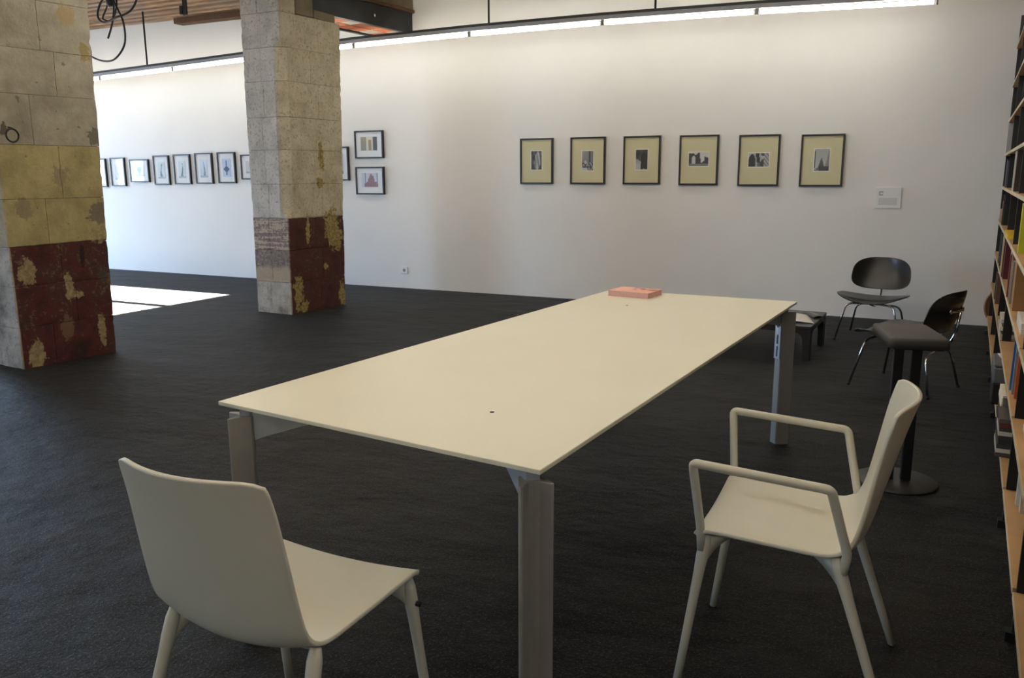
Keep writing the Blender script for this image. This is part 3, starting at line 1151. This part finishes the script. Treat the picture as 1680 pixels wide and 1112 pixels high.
def table_leg(corner, diag, side, plate=False):
    """V-section extrusion: u points out along the corner's diagonal"""
    u = Vector(diag).normalized()
    v = Vector((-u.y, u.x, 0))
    c = Vector(corner) - u * 0.058
    prof = [(-0.036, -0.023), (-0.030, -0.027), (0.028, -0.041), (0.033, -0.038), (0.033, -0.033), (0.010, -0.013), (0.003, 0.0), (0.010, 0.013), (0.033, 0.033), (0.033, 0.038), (0.028, 0.041), (-0.030, 0.027), (-0.036, 0.023)]
    poly = [((c + u * a + v * b).x, (c + u * a + v * b).y) for a, b in prof]
    leg = prism('leg', poly, 0.0, 0.695, 'aluminium', tbl)
    soften(leg, 0.0015, 2, 25)
    # neck between leg and top
    neck = [((c + u * a + v * b).x, (c + u * a + v * b).y) for a, b in ((-0.03, -0.02), (0.0, -0.016), (0.0, 0.016), (-0.03, 0.02))]
    prism('neck', neck, 0.69, 0.728, 'bracket', tbl)
    # tapered arm reaching in under the top
    bm = bmesh.new()
    pts = []
    for (a, z) in ((-0.034, 0.727), (-0.034, 0.618), (-0.07, 0.628), (-0.42, 0.700), (-0.42, 0.727)):
        for s in (-0.012, 0.012):
            p = c + u * a + v * s
            pts.append(bm.verts.new((p.x, p.y, z)))
    L_, R_ = pts[0::2], pts[1::2]
    bm.faces.new(L_)
    bm.faces.new(R_[::-1])
    for i in range(5):
        bm.faces.new((L_[i], R_[i], R_[(i + 1) % 5], L_[(i + 1) % 5]))
    from_bm('support_arm', bm, 'bracket', tbl)
    if plate:
        pl = bmesh.new()
        q = c - u * 0.0375

        def quad(w, z0, z1, th):
            vs = []
            for z in (z0, z1):
                for (s, a) in ((-w, 0.0), (w, 0.0), (w, -th), (-w, -th)):
                    p = q + v * s + u * a
                    vs.append(pl.verts.new((p.x, p.y, z)))
            for f in ((3, 2, 1, 0), (4, 5, 6, 7), (0, 1, 5, 4), (1, 2, 6, 5), (2, 3, 7, 6), (3, 0, 4, 7)):
                pl.faces.new([vs[i] for i in f])
        quad(0.024, 0.45, 0.635, 0.004)
        po = from_bm('socket_plate', pl, 'silver_plate', leg)
        for (z0, z1) in ((0.462, 0.515), (0.527, 0.575)):
            pl = bmesh.new()
            quad(0.006, z0, z1, 0.0055)
            from_bm('socket_slot', pl, 'dark_socket', leg)
        pl = bmesh.new()
        quad(0.012, 0.612, 0.624, 0.0055)
        from_bm('printed_mark', pl, 'dark_socket', leg)


for i, p in enumerate(TQ):
    q = p - tc
    dgn = Vector((1 if q.x > 0 else -1, 1 if q.y > 0 else -1, 0))
    dgn.rotate(Matrix.Rotation(math.radians(-4.5), 3, 'Z'))
    table_leg(q, dgn, 0, plate=(i == 2))
gm = lathe('cable_grommet', [(0.0065, 0.7402), (0.0065, 0.7408), (0.003, 0.7409)], 'black_rubber', tbl, 16)
gm.location = (-0.996 - tc.x, 1.921 - tc.y, 0)
gm = lathe('cable_grommet', [(0.0065, 0.7402), (0.0065, 0.7408), (0.003, 0.7409)], 'black_rubber', tbl, 16)
gm.location = (-1.245 - tc.x, 3.86 - tc.y, 0)

# pink book on the table
bk = empty('pink_book', (-1.315, 4.215, 0.7405), math.radians(-8))
tag(bk, 'pink paperback book lying at the far end of the long table', 'book')
M['pink'] = mottled('pink_cover', (236, 172, 156), 0.06, 12, 0.5, obj_coords=True)
M['pink_pages'] = mottled('pink_page_edges', (214, 172, 166), 0.06, 60, 0.8, obj_coords=True)
box('pages', -0.117, 0.113, -0.085, 0.088, 0.0015, 0.0265, 'pink_pages', bk, 0.001)
box('cover', -0.12, 0.116, -0.088, 0.092, 0.0265, 0.0285, 'pink', bk)
box('back_cover', -0.12, 0.116, -0.088, 0.092, 0.0, 0.0015, 'pink', bk)


def cover_ink(u, v):
    b = (236, 176, 160)
    if v > 0.45 and u > 0.35 and hsh(u * 6, v * 5, 3) > 0.02:
        b = (170, 104, 92)
    if v < 0.22 and 0.30 < u < 0.5:
        b = (196, 180, 196)
    return b


cp_ = ink_plane('cover_print', 0.225, 0.17, 24, 18, cover_ink, bk, 0.0)
cp_.rotation_euler = (-math.pi / 2, 0, 0)
cp_.location = (-0.002, 0.002, 0.0289)


# ------------------------------------------------------------------ white shell chairs
PROF = [(0.236, 0.440, 0.222), (0.225, 0.452, 0.229), (0.18, 0.458, 0.231), (0.08, 0.452, 0.226), (-0.02, 0.445, 0.219), (-0.09, 0.442, 0.214), (-0.130, 0.448, 0.211),
        (-0.158, 0.466, 0.209), (-0.178, 0.50, 0.208), (-0.196, 0.56, 0.206), (-0.216, 0.64, 0.203), (-0.238, 0.73, 0.199), (-0.258, 0.80, 0.195), (-0.266, 0.826, 0.190)]


def make_shell_chair(root, arms):
    prof = catmull([(a, b, w) for a, b, w in PROF], 3)
    n = len(prof)

    def fn(u, v):
        k = v * (n - 1)
        i = min(int(k), n - 2)
        p = prof[i].lerp(prof[i + 1], k - i)
        s = u * 2 - 1
        hgt = max(0.0, min(1.0, (p.y - 0.45) / 0.30))
        seatness = 1.0 if p.x > -0.13 else max(0.0, 1.0 - (p.y - 0.45) / 0.10)
        q = max(0.0, min(1.0, (p.y - 0.44) / 0.40))
        back = (0.42 + 0.58 * q) * max(0.0, min(1.0, (0.02 - p.x) / 0.16))
        w = p.z
        # rounded top corners
        f = p.x + 0.052 * back * (s * s) - 0.004 * back
        z = p.y - (0.014 + 0.014 * (p.x < 0.02) * min(1.0, (0.02 - p.x) / 0.14)) * seatness * (1 - s * s)
        z -= 0.012 * (abs(s) ** 10) * max(0.0, min(1.0, (p.y - 0.74) / 0.086)) ** 2
        return Vector((s * w, f, z))
    surface('seat_shell', fn, 21, n, 0.011, 'white_plastic', root, 1, 0.0)
    # legs
    for s in (-1, 1):
        for tp, ft, inn in ((Vector((s * 0.208, 0.208, 0.441)), Vector((s * 0.230, 0.268, 0.0)), Vector((s * 0.15, 0.15, 0.424))),
                            (Vector((s * 0.196, -0.112, 0.436)), Vector((s * 0.232, -0.262, 0.0)), Vector((s * 0.14, -0.05, 0.412)))):
            bm = bmesh.new()
            ts = (0.0, 0.06, 0.14, 0.25, 0.45, 0.7, 1.0)
            add_tube(bm, [tp.lerp(ft, q) for q in ts], [0.012, 0.0165, 0.0165, 0.0142, 0.0128, 0.012, 0.0112], 12)
            g1, g2 = tp.lerp(ft, 0.10), tp.lerp(ft, 0.20)
            # solid web that flares into the seat
            hd = (inn - tp)
            hd.z = 0
            nrm = hd.cross(Vector((0, 0, 1))).normalized() * 0.0085
            edge = []
            c1 = tp.lerp(inn, 0.22) - Vector((0, 0, 0.022))
            e2 = tp.lerp(ft, 0.24)
            for q in range(9):
                w = q / 8
                edge.append((1 - w) ** 2 * inn + 2 * w * (1 - w) * c1 + w * w * e2)
            poly = [tp - Vector((0, 0, 0.004))] + edge
            fa = [bm.verts.new(p + nrm) for p in poly]
            fb = [bm.verts.new(p - nrm) for p in poly]
            m_ = len(poly)
            for q in range(1, m_ - 1):
                bm.faces.new((fa[0], fa[q], fa[q + 1]))
                bm.faces.new((fb[0], fb[q + 1], fb[q]))
            for q in range(m_):
                bm.faces.new((fa[q], fb[q], fb[(q + 1) % m_], fa[(q + 1) % m_]))
            from_bm('leg', bm, 'white_plastic', root, True)
        if not arms:
            o = tube('stacking_buffer', [(s * 0.219, 0.217, 0.375), (s * 0.236, 0.217, 0.375)], 0.007, 'black_rubber', root, 10)
        # arms: post, rest and rear strut in one moulding
        if arms:
            path = fillet([(s * 0.217, 0.218, 0.40), (s * 0.224, 0.222, 0.47), (s * 0.262, 0.240, 0.652), (s * 0.262, -0.094, 0.634), (s * 0.206, -0.138, 0.452), (s * 0.203, -0.130, 0.40)], 0.014, 5)
            tube('armrest', path, [0.0118] * len(path), 'white_plastic', root, 12)
    # spreading ribs under the seat
    for f in (0.195, -0.10):
        tube('under_rib', [(-0.185, f, 0.428), (0, f, 0.410), (0.185, f, 0.428)], [0.008, 0.007, 0.008], 'white_plastic', root, 8)


ch = empty('shell_chair', (-1.22, 1.30, 0), 0.0)
tag(ch, 'armless white plastic shell chair seen from behind at the near end of table', 'chair', 'white shell chairs')
make_shell_chair(ch, False)
ch = empty('shell_armchair', (-0.22, 2.26, 0), math.pi / 2)
tag(ch, 'white plastic chair with armrests facing the long side of the table', 'chair', 'white shell chairs')
make_shell_chair(ch, True)


# ------------------------------------------------------------------ black plywood lounge chairs
def superell(u, v, e=3.2):
    """square (u,v in 0..1) -> rounded rectangle in -1..1"""
    a, b = u * 2 - 1, v * 2 - 1
    m = max(abs(a), abs(b))
    if m < 1e-6:
        return 0.0, 0.0
    l = (abs(a) ** e + abs(b) ** e) ** (1 / e)
    k = m / l
    return a * k, b * k


def lounge_chair(label, loc, rz):
    """local +y is forward"""
    r = empty('lounge_chair', loc, rz)
    tag(r, label, 'chair', 'black plywood lounge chairs')

    def seat(u, v):
        a, b = superell(u, v, 2.9)
        x = a * 0.275 * (1 + 0.03 * b)
        y = b * 0.235 + 0.045
        z = 0.352 + 0.014 * b + 0.032 * a * a - 0.022 * (1 - a * a) * (1 - b * b) - 0.16 * max(0, b - 0.5) ** 2 * (1 - 0.6 * a * a)
        return Vector((x, y, z))
    surface('seat', seat, 25, 25, 0.010, 'black_ply', r, 1)

    def back(u, v):
        a, b = superell(u, v, 3.0)
        x = a * 0.235 * (1 + 0.05 * b * -1)
        z = 0.525 + b * 0.135
        y = -0.285 - 0.040 * b + 0.075 * a * a - 0.012 * (1 - b * b)
        return Vector((x, y, z))
    surface('backrest', back, 25, 25, 0.009, 'black_ply', r, 1)
    # front legs: one bent tube
    tube('front_leg', fillet([(-0.245, 0.235, 0.0), (-0.185, 0.17, 0.305), (0, 0.15, 0.318), (0.185, 0.17, 0.305), (0.245, 0.235, 0.0)], 0.05, 6), 0.008, 'chrome', r, 10)
    tube('rear_leg', fillet([(-0.225, -0.27, 0.0), (-0.175, -0.215, 0.255), (0, -0.205, 0.262), (0.175, -0.215, 0.255), (0.225, -0.27, 0.0)], 0.06, 6), 0.008, 'chrome', r, 10)
    tube('spine', fillet([(0, 0.14, 0.305), (0, -0.05, 0.268), (0, -0.22, 0.262), (0, -0.305, 0.36), (0, -0.325, 0.53)], 0.07, 6), 0.009, 'chrome', r, 10)
    tube('back_mount', catmull([(-0.085, -0.298, 0.535), (-0.04, -0.316, 0.535), (0.04, -0.316, 0.535), (0.085, -0.298, 0.535)], 4), 0.0075, 'chrome', r, 8)
    for s in (-1, 1):
        tube('mount_button', [(s * 0.085, -0.294, 0.535), (s * 0.085, -0.308, 0.535)], 0.015, 'chrome', r, 12)
        tube('seat_mount', [(s * 0.09, 0.15, 0.315), (s * 0.09, 0.15, 0.325)], 0.018, 'black_rubber', r, 10)
        for (x, y) in ((0.245, 0.235), (0.225, -0.27)):
            tube('foot_cap', [(s * x, y, 0.0), (s * x, y, 0.015)], 0.0105, 'black_rubber', r, 10)
    return r


lounge_chair('black plywood lounge chair standing against the back wall, facing the room', (-0.255, 7.52, 0), math.radians(172))
lounge_chair('black plywood lounge chair behind the padded stool, backrest turned to viewer', (0.005, 5.87, 0), math.radians(66))

# ------------------------------------------------------------------ low black coffee table
CT = empty('coffee_table', (-0.98, 6.74, 0), math.radians(-3))
tag(CT, 'low black coffee table with rounded leg corners beyond the long table', 'table')
hw, hd, hh = 0.375, 0.375, 0.262
tp = box('tabletop', -hw, hw, -hd, hd, hh - 0.022, hh, 'black_lacquer', CT, 0.003)


def arch_apron(L, name, rot, off):
    """side panel with two legs and rounded inner corners"""
    pts = [(-L, 0.0), (-L + 0.045, 0.0), (-L + 0.052, 0.13)]
    for k in range(7):
        a = math.pi - (math.pi / 2) * k / 6
        pts.append((-L + 0.055 + 0.06 + 0.06 * math.cos(a), hh - 0.05 - 0.06 + 0.06 * math.sin(a)))
    right = [(-x, z) for x, z in reversed(pts)]
    outline = pts + right + [(L, hh - 0.0225), (-L, hh - 0.0225)]
    bm = bmesh.new()
    f = [bm.verts.new((x, -0.02, z)) for x, z in outline]
    b = [bm.verts.new((x, 0.02, z)) for x, z in outline]
    bm.faces.new(f)
    bm.faces.new(b[::-1])
    m = len(outline)
    for i in range(m):
        bm.faces.new((f[i], b[i], b[(i + 1) % m], f[(i + 1) % m]))
    o = from_bm(name, bm, 'black_lacquer', CT)
    o.rotation_euler = (0, 0, rot)
    o.location = off
    return o


arch_apron(hw - 0.004, 'leg_frame', 0, (0, -hd + 0.025, 0))
arch_apron(hw - 0.004, 'leg_frame', 0, (0, hd - 0.025, 0))
arch_apron(hd - 0.05, 'leg_frame', math.pi / 2, (-hw + 0.025, 0, 0))
arch_apron(hd - 0.05, 'leg_frame', math.pi / 2, (hw - 0.025, 0, 0))


def sheet(u, v):
    return Vector(((u - 0.5) * 0.25, (v - 0.5) * 0.40 - 0.05 * u * u, 0.004 + 0.02 * u * (1 - u) + 0.012 * (1 - u) ** 2))


bo = surface('open_booklet', sheet, 10, 8, 0.003, 'paper', None, 0)
bo.location = (-0.80, 6.70, hh)
bo.rotation_euler = (0, 0, math.radians(14))
tag(bo, 'white open booklet lying on the low black coffee table', 'booklet')


def glossy(u, v):
    return Vector(((u - 0.5) * 0.10, (v - 0.5) * 0.24, 0.004 + 0.012 * math.sin(math.pi * u)))


M['gloss_black'] = mottled('glossy_black_plastic', (30, 30, 32), 0.3, 9, 0.2)
bo = surface('black_folder', glossy, 9, 8, 0.003, 'gloss_black', None, 0)
bo.location = (-0.665, 6.87, hh)
bo.rotation_euler = (0, 0, math.radians(28))
tag(bo, 'glossy black folder beside the booklet on the coffee table', 'folder')

# ------------------------------------------------------------------ padded pedestal stool
ST = empty('pedestal_stool', (0.02, 3.95, 0), math.radians(14))
tag(ST, 'padded charcoal stool on two black posts with a round floor plate', 'stool')
lathe('base_plate', [(0.172, 0.0), (0.174, 0.003), (0.174, 0.007), (0.168, 0.010), (0.02, 0.012)], 'grey_disc', ST, 48)
for s in (-1, 1):
    box('post', s * 0.037 - 0.021, s * 0.037 + 0.021, -0.012, 0.012, 0.011, 0.652, 'black_metal', ST, 0.003)
bm = bmesh.new()
add_box(bm, -0.118, 0.118, -0.19, 0.19, 0.652, 0.697)
vert_e = [e for e in bm.edges if abs(e.verts[0].co.z - e.verts[1].co.z) > 0.01]
bmesh.ops.bevel(bm, geom=vert_e, offset=0.022, segments=5, profile=0.5, affect='EDGES')
bmesh.ops.bevel(bm, geom=[e for e in bm.edges if abs(e.verts[0].co.z - e.verts[1].co.z) < 0.001 and e.verts[0].co.z > 0.69], offset=0.014, segments=4, profile=0.5, affect='EDGES')
from_bm('padded_seat', bm, 'pad', ST, True)
box('seat_plate', -0.10, 0.10, -0.17, 0.17, 0.644, 0.652, 'black_metal', ST)

# ------------------------------------------------------------------ bookcase along the right wall
SX, SY = 0.427, 4.03
SROT = -math.atan2(0.0515, 1.0)
sdir = Vector((0.0515, 1.0)).normalized()
snrm = Vector((sdir.y, -sdir.x))


def S(s, d, z):
    return Vector((SX + sdir.x * s + snrm.x * d, SY + sdir.y * s + snrm.y * d, z))


BC = empty('bookcase', (SX, SY, 0), SROT)
tag(BC, 'tall open bookcase with black uprights and pale wooden shelves along right side', 'bookcase')
UP = [-2.28, -1.36, -0.44, 1.25, 2.2, 3.15, 4.1]
LV = [0.16, 0.45, 0.72, 0.99, 1.265, 1.53, 1.80, 2.08, 2.38]
DEP = 0.30
for s in UP:
    bm = bmesh.new()
    add_box(bm, 0.004, 0.048, s - 0.014, s + 0.014, 0.03, 2.62)
    add_box(bm, DEP - 0.04, DEP, s - 0.014, s + 0.014, 0.03, 2.62)
    for z in LV:
        add_box(bm, 0.048, DEP - 0.04, s - 0.010, s + 0.010, z - 0.045, z - 0.021)
    from_bm('upright', bm, 'shelf_black', BC)
    box('foot', -0.012, DEP, s - 0.02, s + 0.02, 0.0, 0.03, 'shelf_black', BC)
for a, b in zip(UP, UP[1:]):
    for z in LV:
        o = box('shelf_board', -0.004, DEP - 0.004, a + 0.0145, b - 0.0145, z - 0.02, z, 'shelf_wood', BC)
        box('edge_band', -0.0065, -0.0042, a + 0.0145, b - 0.0145, z - 0.02, z, 'shelf_edge', o)
box('back_panel', DEP, DEP + 0.006, UP[0], UP[-1], 0.03, 2.62, 'shelf_black', BC)


def book(label, s, z, t, h, dp, rgb, off=0.012, cat='book', name='book', lean=0.0, page=True, group='books and magazines on the bookcase'):
    """upright volume: thickness t along the shelf, spine to the aisle"""
    r = empty(name, S(s, off, z), SROT)
    r.rotation_euler = (lean, 0, SROT)
    tag(r, label, cat, group)
    key = 'cover_%d_%d_%d' % rgb
    if key not in M:
        M[key] = mottled(key, rgb, 0.08, 18, 0.5, obj_coords=True)
    bm = bmesh.new()
    add_box(bm, 0.0, dp, 0.0, 0.003, 0.0, h)
    add_box(bm, 0.0, dp, t - 0.003, t, 0.0, h)
    add_box(bm, -0.002, 0.0, 0.0, t, 0.0, h)
    from_bm('cover', bm, key, r)
    box('pages', 0.001, dp - 0.005, 0.003, t - 0.003, 0.004, h - 0.004, 'paper', r)
    return r


def flat_pile(label, s0, s1, z, th, d0, d1, rgbs, cat='magazines', name='magazine_pile', rot=0.0):
    """a pile lying flat: each sheet bundle slightly out of line"""
    r = empty(name, S((s0 + s1) / 2, (d0 + d1) / 2, z), SROT + rot)
    tag(r, label, cat, 'books and magazines on the bookcase')
    n = len(rgbs)
    for k, rgb in enumerate(rgbs):
        key = 'cover_%d_%d_%d' % rgb
        if key not in M:
            M[key] = mottled(key, rgb, 0.08, 18, 0.5, obj_coords=True)
        j = (random.random() - 0.5) * 0.012
        box('magazine', -(d1 - d0) / 2 + j, (d1 - d0) / 2 + j, -(s1 - s0) / 2 + j, (s1 - s0) / 2 - j, th * k / n + 0.0004, th * (k + 1) / n - 0.0004, key, r, 0.001)
    return r


# upper bays, far end
book('pale grey binder near the far end of the bookcase, above eye level', 3.83, 1.53, 0.20, 0.235, 0.24, (168, 168, 170), -0.006, 'binder', 'binder')
book('dark maroon book below the pale grey binder at the far end', 3.55, 1.265, 0.10, 0.215, 0.2, (62, 34, 38), 0.004)
book('navy book with blue-grey spine next to the dark maroon one', 3.42, 1.265, 0.09, 0.20, 0.2, (74, 78, 100), 0.004)
book('tall pale blue-grey book high on the bookcase near the picture edge', 2.03, 1.265, 0.055, 0.25, 0.22, (154, 168, 170), 0.0)
book('tall cream book leaning next to the pale blue-grey one', 1.90, 1.265, 0.06, 0.235, 0.2, (206, 192, 162), 0.0)
book('dark brown book right of the tall cream one', 1.75, 1.265, 0.10, 0.24, 0.2, (44, 34, 30), 0.0)
book('thin orange book standing at the far end, below eye level', 3.36, 0.99, 0.03, 0.17, 0.2, (206, 140, 88), 0.0)
book('pinkish low book beside the thin orange one', 3.60, 0.99, 0.12, 0.10, 0.2, (190, 160, 146), -0.004)
book('black ring folder between thin orange book and yellow box', 3.20, 0.99, 0.10, 0.22, 0.2, (24, 24, 26), 0.0, 'folder', 'ring_folder')
flat_pile('bright yellow flat box lying on a middle shelf of the bookcase', 1.62, 2.12, 0.99, 0.028, -0.012, 0.2, [(222, 186, 34)], 'box', 'yellow_box')
book('yellow-green book standing at the right picture edge', 0.62, 0.99, 0.06, 0.24, 0.2, (186, 190, 40), 0.004)
book('black slim book below the yellow box, far side', 3.0, 0.72, 0.07, 0.23, 0.2, (30, 30, 34), 0.0)
book('dark teal book beside the black slim one', 2.78, 0.72, 0.08, 0.22, 0.2, (44, 62, 62), 0.0)
book('cream clothbound book below the yellow box', 2.32, 0.72, 0.06, 0.245, 0.22, (208, 190, 132), -0.004)
book('tall dark red book next to the cream clothbound one', 2.06, 0.72, 0.08, 0.25, 0.22, (96, 26, 30), -0.004)
book('second dark red book, slightly shorter, beside the tall one', 1.94, 0.72, 0.07, 0.235, 0.22, (78, 22, 26), 0.0)
book('brown cardboard file box right of the second black upright', 0.92, 0.72, 0.10, 0.24, 0.24, (142, 104, 64), 0.0, 'file box', 'file_box')
book('red-brown book between the cardboard file box and a grey one', 1.06, 0.72, 0.06, 0.225, 0.22, (110, 34, 32), -0.004)
book('white slip-cased book next to the red-brown one', 1.14, 0.72, 0.05, 0.26, 0.22, (206, 204, 198), 0.0)
book('grey book right of the brown cardboard file box', 0.80, 0.72, 0.08, 0.215, 0.22, (128, 122, 116), 0.0)
book('tan book cut off by the right picture edge at shelf height', 0.55, 0.72, 0.16, 0.25, 0.22, (150, 110, 66), 0.004)
book('dark green book standing low at the far end', 3.0, 0.45, 0.10, 0.20, 0.2, (40, 52, 46), 0.0)
book('brown leather-look book low in the far bay', 2.75, 0.45, 0.08, 0.22, 0.2, (98, 68, 48), 0.0)
flat_pile('small pile of pale magazines on a low shelf behind the grey box', 1.32, 1.62, 0.45, 0.11, -0.004, 0.2, [(196, 186, 168), (70, 66, 64), (214, 206, 190), (120, 96, 80), (206, 200, 190)])
flat_pile('white lidded box file above the blue ring file', -0.14, 0.20, 0.7205, 0.05, 0.012, 0.2, [(214, 208, 196), (226, 222, 212)], 'box', 'box_file')
book('bright blue ring file leaning out of a low shelf', 0.02, 0.45, 0.014, 0.24, 0.20, (36, 120, 196), 0.002, 'file', 'ring_file', 0.10)
book('grey ring file behind the bright blue one', -0.06, 0.45, 0.05, 0.235, 0.20, (142, 140, 146), 0.008, 'file', 'ring_file', 0.10)
book('orange spiral-bound book beside the grey ring file', -0.13, 0.45, 0.04, 0.235, 0.20, (190, 92, 48), 0.014, 'book', 'spiral_book', 0.10)
flat_pile('tall stack on the lowest shelf topped with cream papers', 0.24, 0.54, 0.1605, 0.20, -0.012, 0.2, [(40, 38, 36), (34, 33, 32), (48, 44, 42), (36, 34, 34), (30, 30, 30), (222, 212, 186), (230, 222, 200)], 'papers', 'paper_stack')
flat_pile('banded dark magazine pile jutting out on the bottom shelf', -0.03, 0.20, 0.1605, 0.17, -0.022, 0.2,
          [(70, 64, 58), (196, 190, 178), (62, 60, 58), (54, 52, 52), (60, 58, 56), (198, 192, 180), (64, 60, 58), (112, 48, 40), (88, 84, 78)])
book('grey brochure standing on the bottom shelf between two piles', 0.205, 0.16, 0.03, 0.21, 0.2, (132, 126, 118), -0.006, 'brochure', 'brochure')
book('white brochure standing on the bottom shelf near the brown upright', -0.62, 0.16, 0.025, 0.20, 0.21, (206, 204, 196), 0.03, 'brochure', 'brochure')
book('cream journal beside the white brochure on the bottom shelf', -0.70, 0.16, 0.05, 0.19, 0.21, (190, 178, 152), 0.04)
flat_pile('low pile of mixed magazines on the bottom shelf close to the viewer', -1.05, -0.80, 0.1605, 0.06, 0.05, 0.26, [(120, 112, 104), (214, 210, 200), (90, 84, 80), (200, 196, 188)])
flat_pile('slanting dark magazine on the bottom shelf, nearest to the viewer', -1.32, -1.08, 0.1605, 0.03, 0.06, 0.27, [(88, 74, 66), (206, 200, 192)], rot=0.12)
flat_pile('pile of white magazines on the second shelf above the nearest bay', -1.0, -0.70, 0.4505, 0.07, 0.02, 0.24, [(214, 212, 206), (226, 224, 218), (190, 186, 178)])

# grey case with a magazine on top, standing in front of the shelf
GX = empty('storage_case', S(0.90, -0.034, 0.1605), SROT)
tag(GX, 'grey storage case on a black base, jutting out of the lowest shelf', 'case')
M['case_grey'] = mottled('grey_case_shell', (96, 96, 98), 0.06, 10, 0.45, obj_coords=True)
box('base', 0.004, 0.27, 0.01, 0.31, 0.0, 0.115, 'black_metal', GX, 0.006)
box('shell', 0.0, 0.28, 0.0, 0.325, 0.117, 0.205, 'case_grey', GX, 0.010)
box('lid', 0.002, 0.278, 0.002, 0.323, 0.206, 0.220, 'case_grey', GX, 0.005)

mg = empty('white_magazine', S(0.93, 0.02, 0.3815), SROT + 0.12)
tag(mg, 'thin white magazine lying on the grey storage case', 'magazine')
box('cover', 0.0, 0.20, 0.0, 0.27, 0.003, 0.0045, 'paper', mg)
box('pages', 0.002, 0.198, 0.002, 0.268, 0.0, 0.0029, 'paper', mg)

# things in the gap between bookcase and back wall
M['cardboard'] = mottled('cream_cardboard', (196, 178, 152), 0.05, 9, 0.8)
cx = empty('cream_carton', (0.668, 8.235, 0.0), SROT)
tag(cx, 'cream cardboard carton standing on the floor at the far bookcase end', 'carton')
box('carton_body', 0.0, 0.16, 0.0, 0.05, 0.0, 0.262, 'cardboard', cx, 0.002)
box('carton_flap', -0.002, 0.162, -0.002, 0.052, 0.262, 0.266, 'cardboard', cx)
M['tray_wood'] = mottled('brown_bent_wood', (142, 98, 58), 0.15, 8, 0.5)
ty = empty('round_tray', (0.815, 8.46, 0.0), 0.0)
tag(ty, 'round brown wooden tray leaning on the back wall behind the bookcase', 'tray')
ty.rotation_euler = (math.radians(90 - 8), 0, 0)
disc = lathe('tray_base', [(0.02, -0.006), (0.178, -0.006), (0.178, 0.004), (0.02, 0.004)], 'tray_wood', ty, 48, False)
rim = lathe('rim', [(0.176, -0.008), (0.19, -0.008), (0.192, 0.02), (0.178, 0.03), (0.176, 0.0045)], 'tray_wood', ty, 48, True)
for o_ in (disc, rim):
    o_.location = (0, 0.192, 0)
